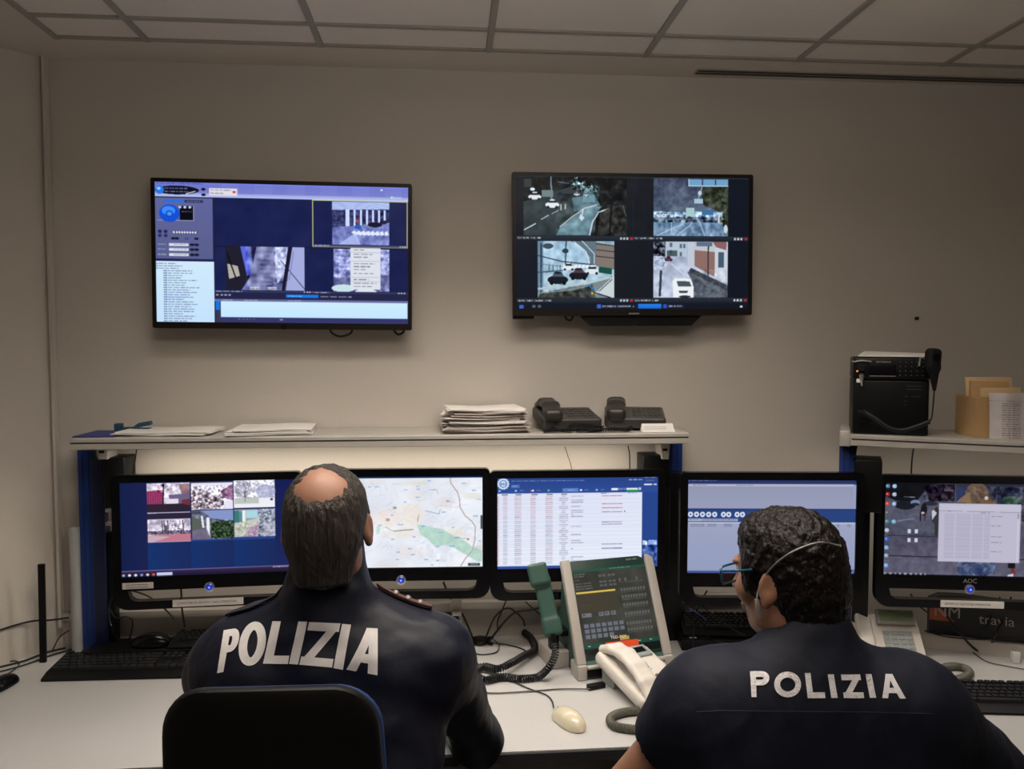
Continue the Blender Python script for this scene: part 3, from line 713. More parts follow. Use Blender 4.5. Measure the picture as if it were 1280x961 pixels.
    c.poly([(x0+140, y0), (x0+250, y0), (x0+260, y1), (x0+90, y1), (x0+120, y0+100)], (120, 125, 170)); c.noise(x0+90, y0, x0+270, y1, 30, 50, 13)
    for k in range(9): c.rect(x0+140+k*3, y0+10+k*20, x0+225-k*2, y0+14+k*20, (170, 175, 215), .5)
    c.poly([(x0+225, y0), (x0+290, y0), (x0+270, y0+120), (x0+235, y0+170), (x0+225, y0+100)], (190, 198, 240)); c.noise(x0+220, y0, x0+290, y0+170, 14, 60, 17)
    c.poly([(x0+285, y0), (x0+305, y0), (x0+270, y1), (x0+255, y1)], (22, 22, 50)); c.poly([(x0+305, y0), (x1, y0), (x1, y1), (x0+275, y1)], (165, 172, 222)); c.line([(x0+250, y0+60), (x1, y1-8)], 3, (30, 30, 60)); c.line([(x1-50, y0+20), (x1-70, y0+150)], 4, (120, 128, 190))
    for x in (110, 190):
        c.rect(x0+x, y1-14, x0+x+42, y1-4, (230, 230, 245)); c.dashes(x0+x+2, x0+x+40, y1-11, 5, (40, 40, 70), x)
    # lower right
    x0, y0, x1 = 812, 290, 1072
    c.grad(x0, y0, x1, 488, (165, 172, 225), (120, 126, 180)); c.noise(x0, y0, x1, 488, 16, 75, 21)
    for k in range(6): c.rect(x0+10, y0+10+k*18, x0+70, y0+15+k*18, (95, 105, 180), .6)
    c.poly([(x0, y1-60), (x1, y1-80), (x1, y1-30), (x0, y1-20)], (80, 84, 130), .6); c.ell(x0+45, y1-14, 55, 18, (200, 225, 235)); c.ell(x0+150, y1+2, 50, 14, (225, 228, 240))
    c.rect(890, 286, 1030, 480, (222, 226, 236)); 
    for i, y in enumerate((292, 312, 326, 356, 370, 384, 402, 430, 448, 462)): c.dashes(906, 906+50+(i*37) % 60, y, 4.5, (90, 95, 110), 60+i, word=26, al=.8)
    for y in (305, 345, 420, 441): c.rect(894, y, 1026, y+1.6, (160, 165, 185))
    c.rect(262, 490, 1162, 500, (52, 55, 92)); c.dashes(270, 390, 493, 4, (230, 235, 250), 12, word=26); c.dashes(724, 790, 493, 4, (230, 235, 250), 13, word=26)
    for x in (672, 686, 698, 1114, 1126, 1140): c.rect(x, 492, x+7, 498, (200, 205, 225))
    c.rect(712, 492, 719, 498, (230, 40, 50))
    c.rect(262, 500, 1162, 536, (34, 36, 70)); c.rect(590, 506, 740, 522, (20, 120, 230)); c.dashes(600, 665, 512, 4, (200, 230, 255), 14); c.dashes(750, 895, 512, 5, (200, 205, 230), 15, word=26)
    for x in (270, 290, 308, 326): c.rect(x, 508, x+12, 516, (150, 155, 185))
    c.grad(262, 530, 1162, 542, (90, 96, 140), (120, 126, 180)); c.dashes(300, 345, 534, 4, (210, 215, 235), 16); c.dashes(400, 460, 534, 4, (210, 215, 235), 17); c.dashes(600, 660, 534, 4, (210, 215, 235), 18)
    c.grad(290, 542, 1158, 614, (206, 236, 253), (196, 230, 254)); c.rect(268, 540, 286, 582, (20, 120, 225)); c.rect(268, 582, 286, 640, (56, 52, 86))
    c.rect(286, 614, 1162, 640, (50, 54, 104)); c.dashes(370, 450, 621, 5, (150, 155, 190), 19, word=8, gap=1.2); c.rect(560, 622, 575, 628, (150, 150, 190))
    c.blur(1); return c
def car(c, x, y, s, col, win=(30, 34, 44)):
    c.ell(x, y, 28*s, 12*s, col); c.poly([(x-16*s, y-8*s), (x-10*s, y-20*s), (x+11*s, y-20*s), (x+17*s, y-8*s)], win); c.ell(x, y-19*s, 11*s, 3*s, col); c.ell(x-17*s, y+9*s, 5*s, 5*s, (10, 12, 15)); c.ell(x+17*s, y+9*s, 5*s, 5*s, (10, 12, 15))
def paint_right():
    c = Canvas(600, 340, 50, 62, 1228, 735, (17, 20, 27))
    W_ = (215, 225, 235)
    # top left
    c.rect(50, 62, 90, 360, (16, 20, 30)); c.rect(90, 64, 605, 358, (12, 17, 20)); c.noise(90, 64, 605, 200, 26, 26, 3, 3)
    c.poly([(90, 358), (90, 190), (330, 110), (470, 110), (455, 220), (440, 358)], (46, 58, 62)); c.noise(90, 170, 440, 358, 40, 14, 4)
    c.poly([(270, 320), (400, 215), (480, 210), (440, 262), (418, 357), (250, 357)], (104, 138, 150)); c.poly([(330, 170), (440, 150), (470, 205), (340, 240)], (92, 122, 134)); c.noise(250, 150, 470, 357, 30, 30, 5)
    c.line([(270, 315), (330, 265), (390, 222), (450, 205)], 6, W_, .8); c.line([(418, 355), (432, 290), (462, 240), (520, 222)], 7, W_, .9); c.line([(94, 330), (148, 300)], 6, W_, .9); c.line([(178, 278), (212, 258)], 5, W_, .8); c.line([(230, 250), (262, 232)], 4, W_, .7)
    c.poly([(372, 250), (392, 270), (378, 286), (364, 268)], W_, .9); c.line([(385, 225), (376, 280)], 5, W_)
    c.poly([(455, 358), (470, 245), (530, 210), (604, 200), (604, 358)], (40, 42, 40)); c.noise(455, 200, 604, 358, 20, 30, 8); c.line([(528, 190), (518, 352)], 8, (6, 8, 10)); c.line([(585, 205), (600, 260)], 4, (130, 140, 150), .6)
    c.line([(225, 64), (229, 180)], 6, (130, 150, 160)); c.line([(260, 90), (330, 100)], 3, (120, 150, 170)); c.rect(180, 132, 236, 164, (110, 130, 132)); c.rect(92, 76, 130, 118, (50, 56, 58)); c.ell(134, 128, 12, 8, (220, 240, 255))
    for x, y in ((395, 120), (420, 130), (360, 110), (430, 118), (380, 80), (340, 84)): c.noise(x-26, y-22, x+26, y+22, 9, 140, x, 2, (.8, 1, 1.05))
    c.poly([(390, 130), (440, 130), (445, 190), (380, 190)], (140, 190, 205), .5)
    car(c, 145, 166, 1.15, (225, 232, 238)); car(c, 232, 205, 1.25, (228, 236, 242)); car(c, 290, 178, .6, (20, 26, 30)); car(c, 353, 152, .55, (190, 205, 215)); car(c, 270, 150, .5, (30, 36, 44)); car(c, 400, 155, .5, (180, 200, 215))
    c.rect(272, 200, 278, 232, (230, 235, 225), .8); c.rect(294, 200, 300, 226, (230, 235, 225), .8)
    c.rect(604, 62, 740, 358, (22, 26, 34)); c.noise(605, 62, 740, 358, 40, 4, 7); c.rect(634, 62, 638, 700, (28, 33, 40))
    # top right
    c.grad(740, 66, 1120, 358, (58, 66, 88), (108, 128, 150)); c.noise(740, 66, 1120, 230, 60, 14, 11); c.noise(740, 66, 960, 230, 18, 18, 12)
    c.poly([(985, 120), (1120, 95), (1120, 320), (1080, 300), (1065, 230), (990, 200)], (56, 62, 50)); c.noise(985, 100, 1120, 310, 16, 34, 13)
    c.rect(740, 235, 1090, 262, (150, 178, 205)); c.noise(740, 232, 1100, 300, 13, 90, 14); c.poly([(740, 290), (1090, 290), (1100, 358), (740, 358)], (120, 150, 180)); c.noise(740, 280, 1110, 358, 24, 46, 15)
    for p in ([(760, 355), (880, 300), (900, 280)], [(860, 355), (930, 300), (940, 270)], [(1000, 355), (975, 290), (960, 270)], [(830, 340), (830, 290)]): c.line(p, 6, (190, 212, 235), .7)
    c.rect(905, 214, 948, 262, (165, 200, 205)); c.rect(985, 225, 1045, 250, (60, 110, 160)); car(c, 862, 274, .75, (100, 120, 140)); car(c, 921, 274, .75, (70, 84, 100)); car(c, 800, 250, .5, W_); car(c, 760, 252, .5, W_)
    c.rect(918, 70, 1118, 104, (110, 160, 200)); c.line([(918, 70), (918, 104), (1118, 104)], 5, (200, 225, 240)); c.rect(984, 70, 990, 100, (40, 50, 70)); c.rect(1052, 72, 1057, 98, (40, 50, 70)); c.line([(985, 110), (960, 190)], 4, (180, 200, 215)); c.rect(945, 168, 990, 192, (165, 195, 215)); c.ell(974, 140, 10, 12, (190, 205, 220)); c.ell(1108, 322, 10, 22, (200, 215, 225)); c.rect(1068, 250, 1076, 290, (210, 220, 225))
    c.rect(1120, 62, 1228, 360, (17, 22, 33))
    # bottom left
    c.grad(158, 386, 540, 674, (160, 195, 220), (180, 205, 220)); c.noise(158, 386, 540, 674, 30, 26, 21); c.poly([(320, 386), (450, 386), (450, 520), (418, 520), (420, 470), (370, 410)], (92, 116, 128)); c.line([(340, 390), (400, 440), (415, 500)], 5, W_); c.line([(380, 386), (440, 450), (440, 500)], 4, W_)
    c.rect(158, 386, 186, 674, (90, 120, 145), .8); c.line([(176, 400), (174, 660)], 7, (40, 52, 66)); c.line([(160, 460), (280, 490), (430, 505)], 6, (50, 66, 84)); c.line([(160, 500), (280, 515)], 3, (90, 110, 130)); c.line([(160, 545), (280, 535)], 6, (60, 80, 90))
    for x in (215, 235, 255, 270): c.line([(x, 508), (x, 540)], 3, (60, 80, 95))
    c.line([(300, 388), (296, 500)], 6, (40, 60, 75)); c.ell(296, 436, 16, 12, (40, 60, 72)); c.ell(210, 412, 26, 14, (60, 76, 84))
    for k in range(6): c.poly([(345+k*19, 508), (358+k*19, 506), (350+k*19, 522), (336+k*19, 522)], (240, 245, 248))
    car(c, 312, 520, 1.1, (225, 232, 238)); car(c, 430, 538, 1.3, (222, 230, 236)); car(c, 258, 582, 1.85, (22, 26, 36), (70, 90, 108)); car(c, 362, 560, 1.7, (24, 26, 34), (80, 60, 70))
    c.poly([(158, 650), (420, 600), (530, 560), (540, 674), (158, 674)], (120, 135, 140)); c.poly([(158, 674), (168, 652), (340, 636), (430, 610), (450, 674)], (56, 60, 56)); c.noise(158, 600, 450, 674, 14, 30, 22); c.line([(160, 628), (400, 602), (520, 570)], 10, (180, 200, 205))
    c.poly([(450, 392), (540, 408), (540, 530), (448, 512)], (128, 118, 112))
    for y in (400, 430, 462): c.line([(450, y), (540, y+10)], 4, (40, 40, 44))
    c.poly([(464, 515), (530, 524), (530, 556), (462, 545)], (20, 78, 66)); c.line([(415, 612), (440, 632)], 7, (40, 110, 210)); c.ell(430, 650, 5, 8, (200, 170, 60)); c.poly([(455, 640), (540, 560), (540, 674), (430, 650)], (200, 212, 215)); c.line([(435, 645), (520, 672)], 6, (30, 36, 40)); c.line([(465, 640), (530, 580)], 4, (60, 66, 70))
    c.rect(540, 386, 740, 674, (22, 25, 34)); c.rect(50, 386, 158, 674, (20, 24, 35))
    # bottom right
    c.grad(740, 386, 1120, 674, (168, 180, 205), (190, 200, 222)); c.noise(740, 386, 1120, 674, 34, 30, 31)
    c.rect(740, 386, 800, 462, (60, 66, 80)); c.noise(740, 386, 800, 470, 10, 90, 32); c.rect(800, 386, 910, 464, (180, 196, 214)); 
    for x, y in ((822, 392), (872, 398), (890, 398), (822, 430), (872, 440)): c.rect(x, y, x+13, y+22, (90, 110, 120))
    c.rect(808, 432, 860, 462, (50, 66, 70), .8); c.poly([(914, 386), (950, 386), (950, 520), (914, 510)], (190, 200, 215)); c.poly([(948, 412), (1060, 430), (1060, 570), (950, 512)], (140, 108, 100)); c.poly([(948, 400), (1060, 400), (1060, 440), (948, 430)], (190, 196, 204))
    c.rect(960, 388, 1040, 410, (96, 110, 140)); c.poly([(1055, 392), (1120, 386), (1120, 600), (1052, 566)], (200, 208, 220)); c.rect(1070, 440, 1100, 520, (70, 90, 110)); c.poly([(1040, 386), (1115, 386), (1112, 430), (1060, 415)], (120, 70, 70), .8)
    c.line([(1020, 410), (1018, 590)], 6, (40, 48, 58)); c.poly([(912, 540), (1060, 580), (1120, 610), (1120, 674), (945, 674), (940, 600)], (88, 96, 108)); c.poly([(930, 520), (1120, 610), (1120, 640), (920, 540)], (60, 62, 72)); c.noise(912, 530, 1120, 674, 18, 26, 33)
    car(c, 816, 478, .75, (90, 50, 66)); c.line([(778, 538), (772, 662)], 12, (50, 58, 70)); c.rect(745, 468, 795, 520, (150, 165, 190), .7); c.noise(745, 468, 800, 530, 8, 60, 34)
    c.line([(830, 500), (900, 560)], 5, (225, 232, 240), .7)
    c.poly([(836, 590), (850, 574), (930, 576), (946, 622), (946, 672), (842, 672)], (235, 240, 245)); c.poly([(858, 588), (924, 590), (934, 616), (866, 616)], (70, 84, 92)); c.poly([(868, 638), (918, 638), (912, 650), (874, 650)], (60, 66, 74)); c.ell(900, 668, 30, 6, (40, 44, 50))
    c.rect(1120, 386, 1228, 674, (17, 22, 33))
    for y in (360, 676): c.grad(50, y, 1228, y+24, (40, 48, 58), (26, 32, 42))
    T = (225, 228, 230)
    c.text(60, 366, 'PZA RIONE BOSE 180', 1.95*.82, T); c.text(645, 366, 'RLT CURVA STADIO 1/480', 1.95*.82, T); c.text(60, 684, 'CURVA STADIO SALERNO 1/480', 1.95*.82, T); c.text(645, 684, 'SACA MARINAIO 1/320', 1.95*.82, T)
    for y in (366, 681):
        for x in (570, 586, 602, 1152, 1168, 1184): c.rect(x, y, x+10, y+12, (190, 200, 210))
        c.rect(622, y, 636, y+13, (190, 40, 44)); c.rect(1206, y, 1218, y+13, (190, 40, 44))
    c.grad(50, 700, 1228, 735, (18, 24, 36), (16, 20, 30)); c.rect(66, 710, 88, 728, (60, 100, 200)); c.rect(130, 710, 146, 724, (120, 126, 140), .7); c.rect(158, 710, 174, 724, (120, 126, 140), .7)
    c.rect(446, 705, 900, 730, (22, 30, 52)); c.rect(455, 708, 475, 728, (60, 100, 200)); c.text(480, 713, 'IMPOSTAZIONE PREDEFINITA (1)', 1.5, T); c.grad(662, 706, 780, 730, (40, 130, 230), (20, 100, 215)); c.rect(790, 708, 808, 728, (50, 80, 190)); c.text(816, 713, 'GIRO D/VIDEO', 1.5, T)
    c.rect(1184, 716, 1198, 726, (210, 215, 220)); c.rect(52, 62, 1226, 66, (90, 96, 104), .5)
    c.blur(1); return c
def ex_left(t, W, H):
    obj('logo', B().lathe([(.001, 0), (.01, 0), (.008, .002)], Matrix.Translation((0, -.0002, -H/2+.008)) @ Matrix.Rotation(R(90), 4, 'X')), black_m, t)
    for x0, x1, dz in ((.14, .215, .022), (.345, .385, .014)):
        obj('cable_loop', B().tube(spline([(x0, .02, -H/2+.01), (x0+.01, .02, -H/2-dz*.5), ((x0+x1)/2, .018, -H/2-dz), (x1-.005, .02, -H/2-dz*.5), (x1, .03, -H/2+.01)], 6), .0035, 6), cable_m, t)
def ex_right(t, W, H):
    obj('logo', B().box((-.018, -.0015, -H/2+.004), (.018, .001, -H/2+.009)), silver_m, t)
    obj('mount_bracket', B().prism([[(-.18, -H/2+.004), (.24, -H/2+.004), (.20, -H/2-.034), (.02, -H/2-.034), (.012, -H/2-.028), (.0, -H/2-.034), (-.14, -H/2-.034)]], .01, .05), black_m, t)
    obj('sensor_box', B().box((-.405, .006, -H/2-.010), (-.335, .03, -H/2+.004), bv=.002), black_m, t)
    obj('cable_loop', B().tube(spline([(-.23, .02, -H/2+.005), (-.225, .02, -H/2-.01), (-.21, .02, -H/2-.014), (-.2, .02, -H/2+.004)], 6), .003, 6), cable_m, t)
tv('large wall television at the left showing blue surveillance software', ((187, 221.5), (515, 230), (514.5, 412.5), (191.5, 410)), paint_left, 2.56, ex_left)
tv('large wall television at the right showing four traffic camera views', ((638.5, 215), (941, 218), (940.5, 394), (642.5, 394.5)), paint_right, 2.56, ex_right)

# ================================================================== desk monitors
SW, SH = .523, .2955
def monitor(label, px, py, dd, recede, paint, k=1.0, chin_label=None, bow_label=None):
    c = atD(px, py, dd); rz = -YAW+R(recede)
    t = thing('computer_monitor', label, 'monitor', c, rz, 'five monitors on the desks')
    t.scale = (1, 1, 1)
    sw, sh = SW*k, SH*k; X = sw/2+.024*k; T_ = sh/2+.024*k; CH = -sh/2-.043*k; SL = CH-.034*k; BT = SL-.026*k
    hx = X-.042*k
    slot = [(-hx+.03, SL), (hx-.03, SL), (hx-.016, SL+.003), (hx-.006, SL+.011), (hx, CH), (-hx, CH), (-hx+.006, SL+.011), (-hx+.016, SL+.003)]
    obj('frame', B().prism([rrect(-X, BT, X, T_, .016, 5, .042), rrect(-sw/2, -sh/2, sw/2, sh/2, .001, 1)[::-1], slot], -.014, .012), gloss_m, t)
    obj('back_cover', B().box((-X+.012, .008, CH+.004), (X-.012, .034, T_-.008), bv=.01), black_m, t)
    me = paint().mesh('screen', sw+.001, sh+.001, scr_m, -.008); obj('screen', me, None, t)
    arm_y = (WALL_Y-.001-c.y)/math.cos(rz) if c.x < .95 else .10
    obj('arm', B().box((-.045, .03, -.05), (.045, .042, .05), bv=.003).box((-.02, .04, -.02), (.02, max(.06, arm_y-.012), .02)), matte_m, t)
    bd = Matrix.Translation((0, -.0145, CH+.004)) @ Matrix.Rotation(R(90), 4, 'X')
    bt = obj('power_button', B().lathe([(.001, 0), (.0145*k, 0), (.0155*k, .003), (.0125*k, .0045), (.001, .0035)], bd, 28), silver_m, t, 'round silver ring with a blue centre')
    obj('button_lens', B().lathe([(.0115*k, .0035), (.009, .0065), (.005, .008), (.001, .0085)], bd, 24), led_m, bt)
    obj('button_light', B().lathe([(.0028, .0078), (.0022, .0095), (.0005, .010)], bd, 12), ledc_m, bt)
    if chin_label:
        x0, x1, z0, z1 = chin_label; o = obj('label_strip', B().box((x0, -.0152, z0), (x1, -.0138, z1)), paper2_m, t, 'worn pale label strip')
        for j in range(2): obj('label_print', B().box((x0+.01, -.0156, z0+.004+j*.008), (x1-.015, -.0151, z0+.0055+j*.008)), ink_m, o)
    if bow_label:
        x0, x1, txt, m_ = bow_label; z0 = BT+.004; o = obj('label_strip', B().box((x0, -.0152, z0), (x1, -.0138, z0+.022)), m_, t, 'pale printed label strip')
        if txt: obj('label_print', text_mesh(txt, .0092, Matrix.Translation((x0+.012, -.0153, z0+.008)) @ Matrix.Rotation(R(90), 4, 'X'), ink_m, .0002), None, o)
    return t, dict(X=X, T=T_, CH=CH, SL=SL, BT=BT)
def paint_m1():
    c = Canvas(440, 250, 78, 110, 1294, 812, (24, 34, 78)); c.grad(78, 110, 262, 812, (16, 30, 72), (26, 32, 78), False)
    for i, x in enumerate((260, 560, 858)): c.grad(x, 540, x+298, 765, (40, 68, 140), (26, 44, 100)); c.grad(x, 560, x+298, 765, (18, 48, 104), (24, 36, 84), False); c.put((c.X > x) & (c.X < x+298) & (c.Y > 560) & (c.Y < 765), np.array((26, 56, 118)), .25)
    c.grad(1150, 110, 1294, 765, (20, 28, 80), (26, 38, 92))
    # 1
    c.rect(262, 122, 560, 330, (215, 205, 225)); c.noise(262, 122, 560, 280, 26, 60, 1); c.poly([(264, 180), (370, 170), (372, 275), (264, 275)], (160, 60, 110)); 
    for x in range(275, 370, 16): c.line([(x, 180), (x-4, 275)], 5, (90, 30, 60), .7)
    c.poly([(410, 210), (560, 200), (560, 282), (480, 276), (420, 250)], (110, 96, 130)); c.line([(378, 130), (372, 280)], 12, (50, 36, 56)); c.noise(340, 130, 440, 190, 12, 110, 2); c.poly([(480, 130), (560, 130), (560, 210), (500, 200)], (120, 80, 80), .7); c.rect(392, 240, 480, 274, (228, 220, 235)); c.rect(262, 275, 560, 330, (46, 34, 50)); c.poly([(500, 250), (560, 240), (560, 292), (500, 275)], (110, 50, 60))
    # 2
    c.rect(566, 118, 858, 326, (232, 228, 245)); c.rect(566, 118, 858, 128, (60, 60, 100)); c.poly([(566, 210), (600, 160), (680, 190), (780, 230), (800, 290), (740, 326), (566, 326)], (160, 148, 160)); c.noise(566, 150, 800, 326, 12, 130, 3, 2, (1, .95, .95)); c.poly([(770, 190), (856, 140), (856, 262), (790, 240)], (140, 100, 134)); c.noise(770, 150, 858, 262, 14, 60, 4); c.poly([(780, 326), (858, 290), (858, 326)], (235, 225, 240))
    # 3
    c.rect(862, 110, 1152, 322, (224, 226, 240)); c.noise(866, 116, 1152, 250, 15, 70, 5); c.ell(930, 180, 60, 66, (150, 148, 170), .65); c.noise(876, 130, 1000, 250, 9, 60, 6); c.ell(1090, 200, 70, 50, (150, 150, 190), .6); c.line([(940, 200), (943, 275)], 8, (90, 80, 90)); c.rect(870, 246, 1040, 290, (176, 182, 170), .7); c.rect(1040, 250, 1152, 322, (236, 238, 246)); c.rect(866, 292, 1152, 320, (238, 238, 246)); c.ell(1130, 262, 10, 8, (50, 50, 60)); c.line([(862, 112), (1152, 112)], 4, (240, 240, 250)); c.line([(862, 322), (1152, 322)], 3, (40, 40, 70))
    # 4
    c.rect(262, 338, 558, 558, (214, 206, 226)); c.rect(262, 342, 558, 388, (44, 36, 60)); c.dashes(266, 325, 340, 7, (230, 230, 240), 9); c.noise(262, 395, 558, 480, 26, 50, 7); c.rect(262, 474, 558, 500, (110, 100, 120)); c.noise(262, 460, 558, 505, 9, 60, 8); c.noise(420, 395, 520, 480, 8, 120, 12)
    for x in (362, 376, 400, 505): c.line([(x, 400), (x+6, 500)], 7, (70, 60, 78))
    c.line([(388, 440), (400, 525)], 14, (90, 80, 100)); c.poly([(262, 505), (558, 500), (558, 556), (262, 556)], (190, 120, 140)); c.poly([(262, 505), (420, 520), (300, 556), (262, 556)], (200, 170, 185))
    # 5
    c.rect(566, 332, 856, 548, (96, 100, 120)); c.noise(566, 332, 856, 548, 20, 40, 9); c.poly([(640, 332), (856, 332), (856, 420), (700, 390)], (130, 150, 200)); c.poly([(630, 370), (645, 370), (655, 460), (640, 460)], (228, 232, 240)); c.poly([(668, 385), (690, 385), (692, 525), (672, 515)], (235, 236, 245)); c.poly([(700, 420), (856, 410), (856, 548), (700, 540)], (50, 70, 48)); c.noise(700, 405, 856, 548, 10, 56, 10); c.poly([(566, 380), (630, 400), (640, 470), (566, 480)], (90, 96, 90)); c.poly([(566, 480), (670, 470), (700, 548), (566, 548)], (116, 104, 130), .8)
    # 6
    c.rect(862, 332, 1152, 540, (150, 156, 175)); c.rect(862, 340, 900, 430, (60, 120, 120)); c.rect(920, 340, 944, 430, (240, 240, 240)); c.rect(900, 350, 920, 430, (90, 140, 150)); c.rect(945, 340, 1030, 400, (170, 215, 225)); c.noise(1030, 332, 1152, 540, 11, 80, 11); c.poly([(862, 440), (1030, 400), (1050, 430), (960, 530), (862, 538)], (196, 200, 186)); c.poly([(960, 480), (1040, 430), (1030, 540), (950, 540)], (170, 148, 170)); c.noise(862, 430, 1050, 540, 12, 40, 12); c.rect(1070, 440, 1152, 538, (196, 190, 205), .5)
    c.grad(78, 768, 1294, 806, (60, 40, 80), (30, 22, 44)); c.rect(78, 765, 1294, 770, (150, 140, 190), .7)
    for x, q in ((92, (150, 160, 190)), (132, (235, 240, 250)), (174, (225, 225, 240)), (215, (120, 150, 210)), (256, (225, 215, 210)), (296, (200, 90, 80))): c.ell(x, 797, 11, 9, q)
    c.rect(318, 784, 425, 806, (196, 204, 235)); c.dashes(1130, 1245, 770, 8, (225, 225, 240), 10, word=14)
    c.blur(1); return c
def paint_m2():
    c = Canvas(440, 250, -290, 112, 1156, 945, (232, 236, 245)); c.noise(-290, 112, 1156, 945, 160, 9, 1, 2, (1, 1, .8))
    for (x, y, rx, ry, q, al) in ((500, 480, 130, 120, (238, 226, 214), .9), (290, 500, 130, 90, (240, 226, 220), .8), (420, 640, 170, 50, (236, 226, 220), .8), (820, 350, 90, 45, (232, 218, 216), .8), (560, 180, 120, 22, (226, 222, 200), .8), (560, 290, 70, 60, (230, 226, 226), .7), (900, 630, 110, 35, (238, 226, 206), .8), (1060, 300, 80, 30, (226, 224, 210), .8), (300, 930, 110, 40, (232, 222, 222), .8), (480, 800, 90, 60, (234, 226, 224), .7), (1100, 790, 60, 40, (214, 212, 206), .8), (220, 170, 80, 30, (230, 222, 226), .7), (600, 820, 30, 60, (234, 224, 220), .7), (230, 600, 20, 40, (176, 216, 200), .8), (-50, 500, 120, 90, (238, 228, 220), .8)):
        c.ell(x, y, rx, ry, q, al*.55); c.ell(x+rx*.3, y-ry*.2, rx*.7, ry*.8, q, al*.5)
    r = random.Random(5)
    for i in range(230):
        x, y = r.uniform(-280, 1150), r.uniform(125, 940); a = r.uniform(0, 6.28); P = [(x, y)]
        for k in range(3): a += r.uniform(-.5, .5); x += math.cos(a)*32; y += math.sin(a)*22; P.append((x, y))
        c.line(P, 3, r.choice([(176, 180, 190), (190, 196, 205), (196, 190, 186), (168, 184, 210)]), .5)
    c.poly([(575, 555), (640, 560), (700, 580), (800, 600), (900, 660), (1000, 710), (1060, 760), (1110, 780), (1150, 800), (1150, 900), (1100, 895), (1000, 830), (900, 770), (820, 740), (740, 760), (670, 690), (600, 640)], (180, 214, 200), .95)
    c.noise(575, 555, 1150, 900, 30, 8, 4)
    c.line([(867, 130), (875, 180), (930, 260), (950, 320), (955, 400), (1000, 480), (1060, 530), (1090, 580), (1085, 700), (1060, 800), (1000, 870), (960, 935)], 9, (168, 146, 144)); c.line([(867, 130), (875, 180), (930, 260), (950, 320), (955, 400), (1000, 480), (1060, 530), (1090, 580), (1085, 700), (1060, 800), (1000, 870), (960, 935)], 3, (210, 190, 185))
    c.line([(370, 612), (440, 606), (540, 598)], 7, (120, 124, 110)); c.line([(300, 575), (350, 605), (380, 612)], 4, (140, 140, 140)); c.line([(590, 465), (578, 530)], 5, (130, 130, 130)); c.line([(230, 430), (360, 570)], 6, (236, 214, 160), .7); c.line([(960, 400), (860, 395), (780, 380)], 6, (226, 196, 186), .7); c.line([(680, 240), (750, 238), (760, 280)], 4, (140, 150, 170)); c.line([(650, 430), (770, 460), (780, 420)], 4, (120, 130, 150)); c.line([(900, 684), (1010, 684)], 5, (150, 130, 110))
    for x, y, w_ in ((685, 157, 30), (583, 208, 28), (585, 232, 24), (475, 238, 34), (580, 306, 30), (228, 208, 50), (470, 350, 24), (848, 342, 32), (810, 442, 40), (1090, 480, 40), (895, 582, 30), (785, 628, 50), (630, 570, 34), (550, 666, 30), (930, 672, 44), (755, 756, 36), (885, 752, 40), (510, 774, 36), (408, 802, 30), (535, 826, 40), (400, 870, 26), (655, 872, 34), (755, 884, 28), (705, 922, 26), (100, 942, 40), (356, 466, 26), (430, 552, 44), (250, 557, 30), (360, 686, 34), (990, 182, 40), (1080, 246, 40), (1125, 330, 30), (1130, 708, 28), (160, 209, 26), (-100, 300, 40), (-60, 700, 40), (-180, 480, 36), (20, 820, 36)):
        c.dashes(x-w_/2, x+w_/2, y-4, 9, (90, 150, 215), int(x), word=20, gap=.15, al=.8)
    for x, y in ((380, 400), (318, 508)): c.ell(x, y, 18, 12, (150, 140, 130)); c.ell(x, y, 9, 6, (190, 180, 160))
    c.ell(1025, 692, 12, 11, (196, 130, 60)); c.rect(1136, 475, 1152, 598, (60, 64, 74)); c.rect(1025, 912, 1130, 935, (36, 40, 46)); c.rect(1040, 920, 1115, 926, (170, 175, 180)); c.rect(-290, 112, 1156, 132, (14, 34, 76))
    c.blur(1); return c
